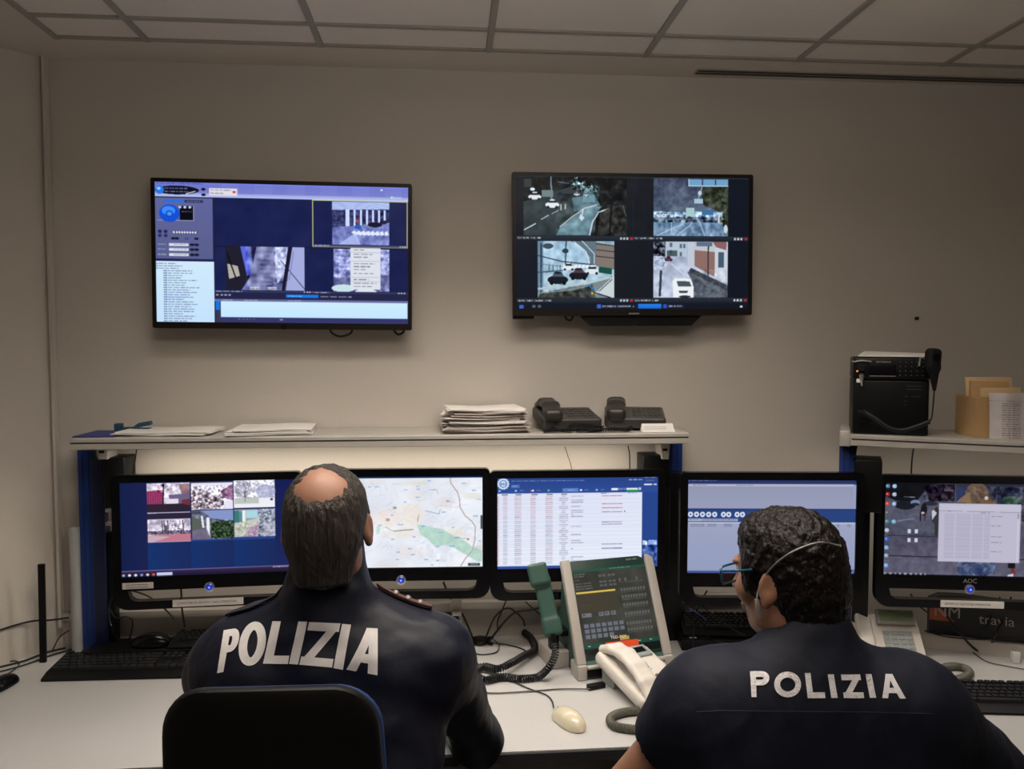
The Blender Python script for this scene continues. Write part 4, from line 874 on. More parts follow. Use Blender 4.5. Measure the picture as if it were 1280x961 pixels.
def paint_m3():
    c = Canvas(440, 250, 65, 103, 1132, 728, (44, 70, 140)); c.grad(65, 103, 1132, 210, (40, 66, 134), (46, 76, 150))
    c.ell(106, 144, 36, 36, (206, 224, 244)); 
    for k in range(14): c.ell(106+36*math.cos(k*.449), 144+36*math.sin(k*.449), 5, 5, (210, 226, 246))
    c.ell(106, 144, 26, 26, (90, 130, 190)); c.ell(106, 144, 20, 20, (215, 228, 244)); c.text(89, 136, '113', 3.2, (70, 100, 170))
    c.dashes(160, 640, 122, 6, (150, 176, 225), 1, word=34, gap=.2); c.rect(158, 150, 214, 174, (76, 110, 180)); c.dashes(166, 200, 158, 6, (190, 210, 240), 2); c.dashes(935, 1025, 121, 8, (220, 230, 250), 3, word=30)
    c.dashes(1040, 1116, 104, 10, (150, 150, 160), 4, word=40, al=.9); c.dashes(1050, 1105, 126, 9, (100, 115, 160), 5); c.dashes(1038, 1122, 152, 12, (235, 240, 250), 6, word=40, al=1); 
    for x, q in ((82, (150, 200, 200)), (188, (120, 210, 240)), (292, (220, 80, 70)), (404, (80, 200, 130)), (618, (240, 245, 250)), (722, (150, 190, 230)), (300, (230, 230, 240))): c.ell(x, 192, 8, 7, q)
    for x in (215, 325, 640, 750): c.dashes(x, x+26, 188, 6, (180, 200, 235), x, word=12)
    c.rect(496, 178, 600, 204, (90, 130, 200)); c.dashes(530, 575, 188, 6, (190, 210, 240), 8); c.rect(818, 180, 862, 196, (235, 240, 250)); c.dashes(865, 912, 180, 14, (200, 210, 235), 9, word=10, gap=.5); c.rect(918, 181, 996, 192, (225, 235, 235)); c.rect(918, 192, 1000, 206, (30, 150, 90)); c.rect(1002, 178, 1018, 196, (190, 200, 225))
    c.rect(65, 210, 1026, 708, (226, 230, 248)); c.grad(65, 210, 1026, 708, (222, 226, 246), (232, 238, 250)); r = random.Random(2)
    for x in (90, 180, 285, 385, 480): c.rect(x+6, 215, x+46, 222, (110, 116, 140))
    c.dashes(750, 800, 212, 7, (70, 80, 110), 11, word=40); c.dashes(930, 990, 213, 6, (120, 130, 150), 12, word=20)
    for i in range(34):
        y = 230+i*13.9; q = (176, 140, 156) if i < 13 or r.random() < .3 else (140, 146, 170); c.rect(65, y+9.5, 1026, y+11, (204, 210, 230), .8); c.rect(68, y, 78, y+7, (190, 120, 130), .7)
        for x, l in ((104, 30), (180, 46), (284, 36), (382, 50)): c.dashes(x, x+l, y, 5.5, q, i*7+x, word=40, gap=.05, al=.75)
        w2 = r.choice([26, 58, 60, 30]); c.dashes(503-w2/2, 503+w2/2, y, 5.5, (146, 150, 170), i, word=40, gap=.05, al=.8)
        if r.random() < .62: c.dashes(552, 552+r.choice([16, 80, 84, 66]), y, 5.5, (130, 136, 160), i+99, word=40, gap=.05, al=.8)
        if i in (0, 4, 6, 8, 13, 14, 24, 26): c.dashes(755, 895, y, 5.5, (190, 90, 110) if i in (0, 4, 6) else (110, 110, 140), i+199, word=60, gap=.05, al=.9)
    c.rect(1026, 210, 1132, 540, (38, 68, 140)); c.rect(1030, 545, 1062, 575, (190, 205, 235)); c.rect(1070, 542, 1126, 575, (130, 160, 220)); c.noise(1030, 540, 1132, 728, 22, 60, 3); c.rect(65, 708, 1132, 728, (50, 78, 150)); c.poly([(906, 334), (916, 346), (908, 346)], (20, 30, 40))
    c.blur(1); return c
def paint_m4():
    c = Canvas(440, 250, 44, 80, 1166, 702, (150, 158, 190)); c.grad(44, 80, 1166, 112, (34, 44, 86), (46, 62, 116)); c.dashes(44, 235, 84, 7, (150, 158, 190), 1, word=30)
    c.grad(52, 112, 1148, 275, (146, 150, 176), (150, 156, 184)); c.rect(52, 110, 1148, 124, (176, 180, 200)); c.dashes(80, 180, 115, 5, (90, 96, 120), 2); c.dashes(370, 480, 115, 5, (90, 96, 120), 3); c.rect(44, 272, 1166, 362, (40, 66, 124)); c.grad(44, 272, 1166, 290, (34, 52, 104), (44, 70, 130)); c.dashes(450, 590, 300, 5, (80, 150, 190), 4); c.dashes(450, 560, 314, 5, (70, 130, 180), 5)
    for x in (66, 106, 146, 187, 227, 286, 321, 377, 412): c.ell(x, 311, 17, 18, (222, 228, 240)); c.ell(x, 311, 7, 7, (90, 100, 140))
    c.rect(48, 338, 382, 356, (176, 184, 208)); c.rect(134, 338, 382, 356, (156, 160, 190)); c.dashes(56, 125, 344, 5, (70, 80, 110), 6); c.dashes(150, 370, 344, 5, (90, 100, 130), 7, word=20)
    c.grad(55, 362, 1160, 684, (156, 162, 190), (146, 156, 190)); c.rect(55, 362, 1160, 370, (186, 192, 210))
    for y in (374, 386): 
        for x, l in ((66, 92), (180, 60), (290, 55), (1040, 20), (1110, 26)): c.dashes(x, x+l, y, 6, (96, 104, 126), y+x, word=30, gap=.1)
    c.grad(44, 684, 1166, 702, (80, 92, 150), (60, 74, 130)); c.rect(1125, 686, 1158, 698, (220, 225, 240)); c.rect(1110, 672, 1166, 702, (50, 70, 140), .6); c.blur(1); return c
def paint_m5():
    c = Canvas(440, 250, 100, 96, 1330, 800, (84, 84, 104)); c.grad(100, 96, 1330, 300, (40, 42, 58), (88, 88, 106)); c.noise(100, 96, 1330, 800, 50, 8, 1)
    c.poly([(100, 96), (480, 96), (380, 170), (330, 240), (190, 240), (100, 200)], (16, 18, 24)); c.poly([(380, 110), (600, 110), (600, 230), (420, 240)], (30, 24, 38)); c.noise(380, 110, 600, 240, 22, 34, 2); c.line([(604, 110), (606, 250)], 5, (90, 90, 110)); c.line([(240, 205), (320, 210)], 5, (150, 170, 200)); c.rect(525, 145, 590, 162, (90, 70, 80))
    c.poly([(610, 130), (700, 130), (680, 250), (610, 240)], (44, 56, 90)); c.grad(100, 300, 1330, 520, (86, 86, 106), (72, 74, 92)); c.grad(100, 520, 1330, 800, (76, 74, 92), (94, 92, 112)); c.noise(100, 300, 1330, 800, 30, 10, 3)
    c.line([(130, 500), (490, 505)], 7, (44, 42, 56)); c.line([(100, 655), (1330, 665)], 9, (44, 42, 56)); c.line([(200, 390), (320, 370)], 5, (130, 136, 170)); c.poly([(240, 110), (330, 200), (200, 210)], (12, 12, 16))
    c.ell(250, 270, 75, 34, (24, 26, 36)); c.ell(322, 250, 34, 22, (110, 130, 160)); c.ell(322, 262, 30, 10, (30, 34, 46)); c.ell(430, 255, 50, 16, (40, 42, 56))
    c.ell(385, 300, 22, 46, (22, 22, 28)); c.ell(378, 326, 12, 9, (190, 180, 170)); c.line([(362, 320), (362, 385)], 8, (16, 16, 20)); c.line([(395, 330), (392, 382)], 10, (60, 44, 48))
    c.ell(468, 350, 34, 56, (48, 54, 60)); c.poly([(440, 310), (470, 295), (476, 330), (444, 380)], (196, 190, 200)); c.poly([(460, 390), (492, 390), (490, 500), (468, 500)], (46, 52, 54)); c.ell(474, 300, 14, 18, (60, 44, 40))
    for y, cols in ((128, ((90, 120, 150), (150, 190, 230))), (190, ((170, 30, 40), (170, 180, 205))), (262, ((190, 70, 60), (150, 180, 220))), (330, ((80, 90, 80),)), (396, ((60, 130, 130), (120, 170, 200))), (462, ((180, 190, 200),)), (530, ((50, 100, 200),)), (594, ((120, 170, 220),)), (655, ((150, 160, 180),)), (730, ((120, 170, 220),))):
        for k, q in enumerate(cols): c.ell(124+48*k, y, 16, 16, q); c.ell(120+48*k, y-3, 6, 6, (225, 230, 240), .6)
    for x in (284, 336):
        for y in (466, 532): c.rect(x-11, y-14, x+11, y+16, (205, 205, 220))
    c.ell(755, 190, 85, 100, (100, 82, 70)); c.noise(660, 120, 850, 250, 16, 26, 4, 2, (1, .8, .6)); c.poly([(610, 240), (700, 160), (720, 250)], (130, 104, 80)); c.poly([(820, 180), (900, 250), (780, 250)], (110, 84, 64)); c.ell(822, 207, 13, 14, (200, 190, 190)); c.rect(900, 130, 1060, 250, (34, 40, 62)); c.ell(1000, 220, 70, 30, (56, 80, 70)); c.noise(840, 120, 1330, 250, 26, 36, 5); c.rect(1075, 280, 1330, 380, (60, 50, 62)); c.ell(1120, 320, 40, 50, (90, 50, 60)); c.noise(1060, 240, 1330, 400, 24, 40, 6)
    c.poly([(640, 690), (905, 694), (885, 800), (640, 790)], (72, 84, 116)); c.noise(630, 680, 900, 800, 26, 40, 7); c.ell(775, 745, 40, 40, (44, 56, 96), .7); c.line([(1010, 690), (1030, 770)], 26, (110, 50, 50)); c.rect(990, 690, 1040, 730, (20, 18, 26)); c.poly([(990, 780), (1030, 770), (1026, 800), (984, 800)], (210, 200, 215))
    c.rect(492, 250, 1068, 690, (188, 184, 204)); c.rect(492, 250, 1068, 305, (192, 190, 208)); c.line([(494, 305), (1064, 312)], 2.5, (120, 118, 140)); c.dashes(520, 740, 258, 4, (150, 148, 170), 8, word=30); c.dashes(506, 570, 275, 8, (150, 148, 170), 9, word=12, gap=1); c.dashes(556, 580, 308, 6, (110, 110, 130), 10); c.dashes(786, 850, 315, 7, (90, 90, 110), 11, word=40)
    for i in range(33):
        y = 330+i*10.2
        for x, l in ((534, 68), (614, 104), (728, 76), (812, 44)): c.rect(x, y, x+l, y+4.5, (160, 156, 180), .8)
        if i in (1, 8, 16, 20, 27): c.dashes(862, 938, y, 6, (110, 110, 130), i, word=40)
    c.rect(1044, 320, 1056, 675, (200, 198, 214)); c.rect(1045, 320, 1055, 358, (140, 150, 150))
    c.rect(100, 792, 1330, 800, (20, 20, 30)); c.dashes(110, 410, 784, 12, (215, 210, 225), 12, word=16, gap=1.4); c.blur(1); return c
monitor('leftmost desk monitor showing six garden camera pictures on dark blue', 262, 658.5, 2.41, 8, paint_m1, .985, chin_label=(-.285+.03, -.165, -.181, -.162), bow_label=(-.11, .10, 'COMPUTER DI SERVIZIO  SALA OPERATIVA', paper2_m))
m2, _ = monitor('desk monitor showing a pale road map with a green valley', 501.5, 651.5, 2.50, 2.5, paint_m2)
monitor('desk monitor showing a white table under a dark blue header with a round crest', 722, 652.5, 2.525, 3.5, paint_m3, 1.0)
monitor('desk monitor showing a grey list window with round buttons, behind the person with a headset', 963, 657.5, 2.44, -1, paint_m4, 1.0)
m5, g5 = monitor('rightmost desk monitor showing a street photograph behind a white list window', 1211, 661.5, 2.44, -5, paint_m5, .995, bow_label=(-.085, .105, 'SISTEMI DI GESTIONE OPERATIVA', paper_m))
obj('brand_lettering', text_mesh('AOC', .019, Matrix.Translation((-.019, -.0145, g5['CH']+.023)) @ Matrix.Rotation(R(90), 4, 'X'), grey_m, .0003), None, m5)

# ================================================================== things on the shelf
def frameM(p, cam_angle_deg):      # local x to the right, y away from the camera, turned by the angle (positive = right side recedes)
    return p, -YAW+R(cam_angle_deg)
SZ = SHELF_Z+.0008
# thick stack of papers
stk = thing; rr = random.Random(8)
p = atY(607, 540, 2.52); base = Vector((p.x, 2.525, SZ))
def doc_mesh(i, w_, d_, h_, seed, mw=2):
    r = random.Random(seed); n = 7; vs = []; fs = []
    for z in (0, 1):
        for j in range(4):
            for i_ in range(n):
                u = i_/(n-1)-.5; v = j/3-.5
                vs.append((u*w_, v*d_, z*h_+h_*.0+(.0015*math.sin(u*7+seed)+.0012*abs(u)*2)*(1 if z else 1)))
    def q(z, j, i_): return z*4*n+j*n+i_
    for j in range(3):
        for i_ in range(n-1):
            fs.append((q(1, j, i_), q(1, j, i_+1), q(1, j+1, i_+1), q(1, j+1, i_))); fs.append((q(0, j, i_), q(0, j+1, i_), q(0, j+1, i_+1), q(0, j, i_+1)))
    for i_ in range(n-1): fs.append((q(0, 0, i_), q(0, 0, i_+1), q(1, 0, i_+1), q(1, 0, i_))); fs.append((q(0, 3, i_+1), q(0, 3, i_), q(1, 3, i_), q(1, 3, i_+1)))
    for j in range(3): fs.append((q(0, j+1, 0), q(0, j, 0), q(1, j, 0), q(1, j+1, 0))); fs.append((q(0, j, n-1), q(0, j+1, n-1), q(1, j+1, n-1), q(1, j, n-1)))
    return B().add(vs, fs)
def pile(px, py_, n, w_, d_, h_, labs, group, seed, rot=0, gap=.0012, mats=None, taper=0):
    p = atY(px, 540, 2.53); z = SZ+.0018; r = random.Random(seed); o0 = None
    for i in range(n):
        last = i == n-1
        bm_ = doc_mesh(i, w_*(1-taper*i/n)*(1+r.uniform(-.05, .03)), d_, h_*(.8+.4*r.random()), seed)
        m_ = paper_m if last else (mats or [paper_m])[i % len(mats or [1])]
        me = mesh_of('paper_document', bm_, m_); smooth(me, 30)
        o = bpy.data.objects.new('paper_document', me); COL.objects.link(o)
        o.location = (p.x+r.uniform(-.012, .012)+taper*.03*i/n, 2.53+r.uniform(-.01, .01), z); o.rotation_euler = (0, 0, R(rot+r.uniform(-5, 5)))
        tag(o, labs[1] if last else (labs[2] if i == 0 and len(labs) > 2 else labs[0]), 'document', group); WM[o.name] = o.matrix_world.copy()
        z += h_*1.02+gap
    return z
pile(604, 0, 22, .268, .19, .0031, ('white paper document inside the tall stack in the middle of the long shelf', 'topmost white sheet of the tall paper stack beside the black telephones', 'lowest white document of the tall paper stack, flat on the shelf'), 'documents in the tall paper stack', 5, 2, gap=.0002, mats=[paper2_m, paper2_m, paper_m, paper2_m, paper2_m, paper2_m, paper_m], taper=.12)  # mostly grey sheets: shading of the stack's side painted into the paper colour
pile(213, 0, 3, .285, .17, .0022, ('white paper in the low pile near the blue stapler on the shelf', 'topmost sheet of the low paper pile near the blue stapler', 'lowest sheet of the low paper pile near the blue stapler, flat on the shelf'), 'papers in the left shelf pile', 6, -3)
pile(340, 0, 4, .265, .19, .0030, ('white paper in the flat pile right of the low pile on the shelf', 'topmost white sheet of the second flat paper pile from the left', 'lowest white paper of the second flat pile from the left'), 'papers in the second shelf pile', 7, 6, taper=.1)
# blue folder and blue stapler
p = atY(122, 543, 2.50)
solo('blue_folder', B().prism([rrect(p.x-.045, 2.43, p.x+.075, 2.60, .004, 2)], SZ, SZ+.003, plane='xy'), mat('blue_card', (.04, .05, .22), .6, var=.05, scale=40), 'thin blue folder lying at the left end of the long shelf', 'folder', (p.x, 2.5, SZ))
a = atY(145, 540, 2.56); c = atY(185, 529, 2.56)
t = thing('stapler', 'blue stapler standing on the left end of the long shelf', 'stapler', (a.x, 2.56, SZ+.0035), R(4))
bl2 = mat('blue_plastic', (.02, .07, .13), .4, var=.05, scale=40)
obj('base', B().box((0, -.018, 0), (.105, .018, .010), bv=.003), bl2, t)
obj('arm', B().prism([[(0, .012), (.055, .014), (.07, .026), (.105, .032), (.108, .020), (.07, .012)]], -.013, .013), bl2, t)
obj('hinge', B().box((-.002, -.015, .004), (.02, .015, .026), bv=.004), bl2, t)

# the two black desk telephones on the shelf
def black_phone(label, px, yaw_, k=2.455):
    p = atY(px, 540, k)
    t = thing('desk_telephone', label, 'telephone', (p.x, k, SZ), R(yaw_), 'black telephones on the shelf')
    f = Field((-.02, -.01, -.01), (.22, .21, .09), .003)
    f.rbox((.098, .09, .020), (.096, .088, .018), .008, Matrix.Rotation(R(8), 4, 'X') @ Matrix.Translation((0, 0, .004)))
    f.rbox((.03, .10, .030), (.034, .088, .020), .010, Matrix.Rotation(R(6), 4, 'X'), k=.01)
    f.rbox((.098, .09, -.015), (.2, .2, .0155), .0, k=.001, sub=True)
    o, _ = fobj('body', f, mat('graphite_plastic', (.045, .042, .038), .45, bump=.03, scale=300, var=.06), t, world=False)
    g = Field((-.01, -.03, 0), (.08, .21, .12), .003)
    g.rbox((.034, .012, .052), (.029, .026, .020), .014).rbox((.034, .165, .066), (.027, .026, .019), .014)
    for x in (.018, .034, .050): g.cap((x, .008, .060), (x, .05, .080), .013, .013, k=.012).cap((x, .05, .080), (x, .12, .086), .013, .013, k=.012).cap((x, .12, .086), (x, .17, .074), .013, .013, k=.012)
    fobj('handset', g, mat('graphite_dark', (.032, .029, .026), .4, bump=.03, scale=300, var=.06), t, world=False)
    km = mat('phone_key_dark', (.065, .06, .055), .5, var=.1, scale=40)
    first = None
    for j in range(4):
        for i in range(6):
            bb = B().box((0, 0, 0), (.013, .011, .004), bv=.001)
            if first is None: first = obj('key', bb, km, t); o = first
            else: o = first.copy(); COL.objects.link(o); o.parent = t
            o.location = (.088+i*.0165, .03+j*.032, .0462+.00445*j); o.rotation_euler = (R(8), 0, 0)
    return t
ph1 = black_phone('black desk telephone on the shelf, the left one beside the paper stack', 679, 4)
ph2 = black_phone('black desk telephone on the shelf, the right one behind a white card', 757, -12, 2.49)
def P2(px, py, Y): return atY(px, py, Y)
def shelf_cord(pts, label, nm='coiled_cord', Rc=.006):
    P = [atY(x, y, Y) for x, y, Y in pts]
    for q in P: q.z = max(q.z, SZ+Rc+.0016)
    solo(nm, coil(P, Rc, .0016, .0052), cable_m, label, 'telephone cord', P[0])
shelf_cord([(694, 533, 2.44), (686, 538, 2.43), (680, 541, 2.43), (700, 540, 2.43), (715, 541, 2.43), (712, 534, 2.435), (722, 531, 2.437), (752, 534, 2.437), (745, 540, 2.432), (720, 540, 2.428)], 'black coiled cord in front of the left black telephone on the shelf')
shelf_cord([(790, 534, 2.44), (784, 538, 2.432), (770, 537, 2.43), (750, 541, 2.428), (735, 541, 2.432)], 'black coiled cord in front of the right black telephone on the shelf')
# small white card
a = atY(802, 541, 2.425); c = atY(844, 541, 2.425)
t = thing('place_card', 'small folded white card leaning on the right black telephone', 'card', (a.x, 2.425, SZ))
W_ = c.x-a.x
obj('front_face', B().hexa([(0, .0, 0), (W_, 0, 0), (W_, .0008, 0), (0, .0008, 0), (.003, .012, .027), (W_-.006, .012, .027), (W_-.006, .0128, .027), (.003, .0128, .027)]), paper_m, t)
obj('rear_face', B().hexa([(0, .024, 0), (W_, .024, 0), (W_, .0248, 0), (0, .0248, 0), (.003, .0122, .027), (W_-.006, .0122, .027), (W_-.006, .013, .027), (.003, .013, .027)]), paper_m, t)
for k in range(2): obj('print_line', B().hexa([(.01, .0045+.003*k-.0006, .010+.006*k), (W_*.75, .0045+.003*k-.0006, .010+.006*k), (W_*.75, .005+.003*k, .010+.006*k), (.01, .005+.003*k, .010+.006*k), (.01, .005+.003*k-.0006, .0112+.006*k), (W_*.75, .005+.003*k-.0006, .0112+.006*k), (W_*.75, .0055+.003*k, .0112+.006*k), (.01, .0055+.003*k, .0112+.006*k)]), keyg_m, t)

# ---- radio set on the right shelf
t = thing('radio_set', 'tall black radio transceiver with keypad standing on the right shelf', 'radio', MR @ Vector((.003, .012, .0008)), ang+R(3))
RW, RH = .213, .245
obj('body', B().box((0, 0, 0), (RW, .20, RH*.70), bv=.006), black_m, t)
obj('head_unit', B().box((-.002, -.010, RH*.70), (RW+.001, .17, RH-.004), bv=.008), black_m, t)
obj('display', B().box((.045, -.0112, RH*.755), (.118, -.009, RH*.885), bv=.0005), gloss_m, t)
obj('display_edge', B().box((.045, -.0118, RH*.742), (.118, -.0096, RH*.750)), grey_m, t)
obj('volume_knob', B().lathe([(.001, 0), (.014, 0), (.013, .012), (.001, .013)], Matrix.Translation((.021, -.0098, RH*.86)) @ Matrix.Rotation(R(90), 4, 'X')), matte_m, t)
first = None
for j in range(4):
    for i in range(5):
        if first is None: first = obj('key', B().box((0, 0, 0), (.008, .002, .006), bv=.0008), matte_m, t); o = first
        else: o = first.copy(); COL.objects.link(o); o.parent = t
        o.location = (.126+i*.0155, -.0118, RH*.745+j*.0135)
        k2 = obj('key_mark', B().box((.003, -.0004, .0025), (.0052, .0002, .0036)), lgrey_m, o) if first is o else None
        if k2 is None: q = first.children[0].copy(); COL.objects.link(q); q.parent = o
obj('brand_lettering', text_mesh('MOTOROLA', .0075, Matrix.Translation((.062, -.0103, RH*.915)) @ Matrix.Rotation(R(90), 4, 'X'), lgrey_m, .0002), None, t)
for (x0, x1, z) in ((.03, .19, .165), (.15, .19, .152), (.15, .19, .142), (.165, .19, .120), (.145, .155, .120), (.145, .152, .106), (.145, .152, .094)):
    obj('panel_print', B().box((x0, -.0006, z), (x1, .0004, z+.0016)), mat('faint_print', (.06, .058, .055), .6, var=.1, scale=40), t)
obj('indicator', B().lathe([(.001, 0), (.0035, 0), (.002, .002), (.0005, .002)], Matrix.Translation((.010, -.0098, RH*.805)) @ Matrix.Rotation(R(90), 4, 'X'), 12), amber_m, t)
for k in range(5): obj('speaker_slot', B().box((.02, -.0006, .02+k*.007), (.055, .001, .0225+k*.007)), gloss_m, t)
jk = obj('plug', B().tube([(.022, -.008, RH*.76), (.022, -.022, RH*.745), (.022, -.020, RH*.70), (.024, -.012, RH*.62)], [.007, .008, .005, .003], 10), silver_m, t, 'silver plug with a short lead')
obj('white_tag', B().box((.008, -.0145, RH*.66), (.024, -.013, RH*.71), Matrix.Rotation(R(0), 4, 'Y')), paper_m, t, 'small white tag')
obj('loop_handle', B().tube(spline([(-.004, .01, RH*.93), (.0, -.014, RH*.925), (.02, -.02, RH*.94), (.045, -.014, RH*.93), (.05, -.008, RH*.925)], 6), .0022, 6), lgrey_m, t)
# papers on the radio
o = solo('paper_sheet', B().add([WM[t.name] @ Vector(v) for v in [(.012, .0, RH-.002), (RW+.014, -.002, RH-.003), (RW-.006, .14, RH+.004), (.04, .15, RH+.010), (.012, .0, RH+.002), (RW+.014, -.002, RH+.001), (RW-.006, .14, RH+.008), (.04, .15, RH+.014)]],
    [(0, 3, 2, 1), (4, 5, 6, 7), (0, 1, 5, 4), (1, 2, 6, 5), (2, 3, 7, 6), (3, 0, 4, 7)]), paper_m, 'white papers lying on top of the black radio', 'paper', WM[t.name] @ Vector((.1, .07, RH)))
# hand microphone at the radio's right side, with its coiled cord
Yl = (MR @ Vector((.24, .0, 0))).y-.005
mc = thing('hand_microphone', 'black hand microphone hanging at the right side of the radio', 'microphone', atY(1166, 476, Yl))
f = Field(atY(1148, 500, Yl)-Vector((.0, .05, .0)), atY(1184, 425, Yl)+Vector((0, .05, .0)), .0025)
A_ = atY(1166, 449, Yl); B_ = atY(1167, 463, Yl); C_ = atY(1168, 487, Yl)
f.rbox((0, 0, 0), (.0215, .018, .033), .014, Matrix.Translation(A_) @ Matrix.Rotation(R(4), 4, 'Y')).cap(B_, C_, .016, .005, k=.015)
fobj('shell', f, matte_m, mc)
obj('grille', B().lathe([(.001, 0), (.012, 0), (.011, .002), (.001, .002)], Matrix.Translation(A_+Vector((0, -.0178, .006))) @ Matrix.Rotation(R(90), 4, 'X')), gloss_m, mc, world=True)
obj('clip', B().tube([A_+Vector((-.015, .010, .0)), A_+Vector((-.030, .014, .006)), A_+Vector((-.034, .014, -.02))], .003, 6), silver_m, mc, world=True)
Yc = Yl-.025
P = [atY(1079, 514, Yc+.018), atY(1095, 524, Yc+.008), atY(1112, 535, Yc), atY(1128, 538, Yc), atY(1146, 533, Yc), atY(1162, 527, Yc+.004)]
c_ = coil(P, .0052, .0019, .0044)
c_.tube(spline([atY(1162, 527, Yc+.004), atY(1165, 520, Yc+.01), atY(1167, 500, Yl), atY(1168, 486, Yl)], 8), .0022, 6); c_.tube([atY(1073, 514, Yc+.022), atY(1081, 515, Yc+.016)], .004, 6)
solo('microphone_cord', c_, cable_m, 'black coiled cord looping from the radio to its hand microphone', 'cord', P[2])

# cardboard box with envelopes and the list hanging from it
bx = MR.inverted() @ atZ(1216, 545, SHELF_Z); bx = Vector((bx.x, .03, 0))
b0 = MR @ Vector((bx.x, .055, .0008)); tilt = ang+R(22)
t = thing('cardboard_box', 'open brown cardboard box full of envelopes on the right shelf', 'box', b0, tilt)
W1, D1, H1 = .16, .11, .122
bb = B().box((0, 0, 0), (W1, D1, .003)).box((0, 0, .003), (W1, .003, H1)).box((0, D1-.003, .003), (W1, D1, H1)).box((0, .003, .003), (.003, D1-.003, H1)).box((W1-.003, .003, .003), (W1, D1-.003, H1))
obj('carton', bb, kraft_m, t)
for k, (y, x0, x1, h, m_, lab) in enumerate(((.018, .03, .15, .145, kraftl_m, 'pale brown envelope standing foremost in the cardboard box'), (.038, .012, .128, .165, kraft_m, 'brown envelope standing in the middle of the cardboard box'), (.058, .008, .15, .175, kraftl_m, 'tallest pale envelope standing at the back of the cardboard box'), (.075, .02, .14, .16, kraft_m, 'brown envelope standing rearmost in the cardboard box'))):
    M_ = WM[t.name] @ Matrix.Translation((0, y, .004)) @ Matrix.Rotation(R(-4), 4, 'X')
    solo('envelope', B().box((x0, 0, 0), (x1, .010, h), M_, bv=.002), m_, lab, 'envelope', M_ @ Vector(((x0+x1)/2, 0, 0)), 'envelopes in the cardboard box')
# list of numbers
a = atY(1239, 491, b0.y-.03); c = atY(1302, 557, b0.y-.06)
cv = Canvas(120, 150, 0, 0, 100, 130, (150, 146, 150)); cv.grad(0, 0, 100, 130, (196, 190, 190), (205, 200, 200)); cv.noise(0, 0, 100, 130, 30, 14, 3); cv.line([(0, 20), (100, 22)], 1.2, (140, 136, 140))
for j in range(16):
    for x0, x1 in ((22, 38), (42, 58), (68, 84)): cv.dashes(x0, x1, 26+j*5.6, 2.2, (96, 92, 100), j+x0, word=8, gap=.2)
me = cv.mesh('printed_list', abs(c.x-a.x), a.z-c.z, print_mat('printed_list_face', 0, .8), 0)
for v in me.vertices: v.co.y += .006*math.sin(v.co.x*60)+.10*(v.co.z)**2*8*.3; v.co.x += -.03*v.co.z*.3
me2 = me; bmx = bmesh.new(); bmx.from_mesh(me2); 
r_ = bmesh.ops.solidify(bmx, geom=bmx.faces[:], thickness=.0006); bmx.to_mesh(me2); bmx.free()
o = bpy.data.objects.new('printed_list', me2); COL.objects.link(o); o.location = (a+c)/2; o.rotation_euler = (R(-3), 0, -YAW+R(-12)); tag(o, 'white sheet with printed columns hanging over the shelf edge at the far right', 'paper')

# ================================================================== things on the desks
DZ = DESK_Z+.0008
def keyboard(label, p, rz, W_=.48, D_=.155, tilt=5.5, keysm=key_m, n_rows=5, full=True, z=DZ, h=.022, rx=None):
    t = thing('keyboard', label, 'keyboard', (p.x, p.y, z), rz)
    t.rotation_euler = (R(tilt) if rx is None else R(rx), 0, rz); WM[t.name] = Matrix.Translation((p.x, p.y, z)) @ t.rotation_euler.to_matrix().to_4x4()
    lip = D_*.22
    obj('case', B().prism([[(0, 0), (0, .007), (lip, .014), (D_-.004, .014), (D_, .010), (D_, 0)]], 0, W_, plane='yz'), black_m, t)
    if rx is None:
        for x in (.04, W_-.07):
            ft = (t.rotation_euler.to_matrix() @ Vector((0, D_-.02, 0))).z
            obj('foot', B().box((x, D_-.03, -ft*.99), (x+.03, D_-.022, .002)), black_m, t)
    pit = (W_-.018)/22.8; u = pit; rows = []
    yk = (D_-lip-.012)/6
    L = []
    def add(x, r, w_): L.append((x, r, w_))
    # row 0 is the space bar row
    x = 0
    for w_ in (1.25, 1.25, 1.25, 6.25, 1.25, 1.25, 1.25, 1.25): add(x, 0, w_); x += w_
    x = 0
    for w_ in [2.25]+[1]*10+[2.75]: add(x, 1, w_); x += w_
    x = 0
    for w_ in [1.75]+[1]*11+[2.25]: add(x, 2, w_); x += w_
    x = 0
    for w_ in [1.5]+[1]*12+[1.5]: add(x, 3, w_); x += w_
    x = 0
    for w_ in [1]*13+[2]: add(x, 4, w_); x += w_
    for i in range(12): add((0 if i == 0 else 1+i+.3*((i-1)//4)) if i else 0, 5, 1)
    for i in range(3): add(15.3+i, 0, 1)
    add(16.3, 1, 1)
    for r in (3, 4): [add(15.3+i, r, 1) for i in range(3)]
    for r in range(5): [add(18.6+i, r, 1) for i in range(4) if not (r == 0 and i == 3)]
    L = L[:100]; shapes = {}
    kp = t
    for x, r, w_ in L:
        if w_ not in shapes:
            ww = w_*u-.0022; hh = yk-.0022
            bb = B().hexa([(0, 0, 0), (ww, 0, 0), (ww, hh, 0), (0, hh, 0), (.0016, .0012, .0085), (ww-.0016, .0012, .0085), (ww-.0016, hh-.0024, .0085), (.0016, hh-.0024, .0085)])
            o = obj('key', bb, keysm, kp); shapes[w_] = o
        else: o = shapes[w_].copy(); COL.objects.link(o); o.parent = kp
        o.location = (.009+x*u, lip+.004+r*yk+(.004 if r == 5 else 0), .0138)
    return t
p = atZ(51, 852, DZ)
keyboard('wide black keyboard lying on the desk at the left, nearest the left wall', p, -YAW+R(3.2), .485, .158)
p = atZ(1203, 892, DZ)
keyboard('black keyboard on the turned desk at the right edge', p+RT*-.02, -YAW+R(-3.5), .46, .155)
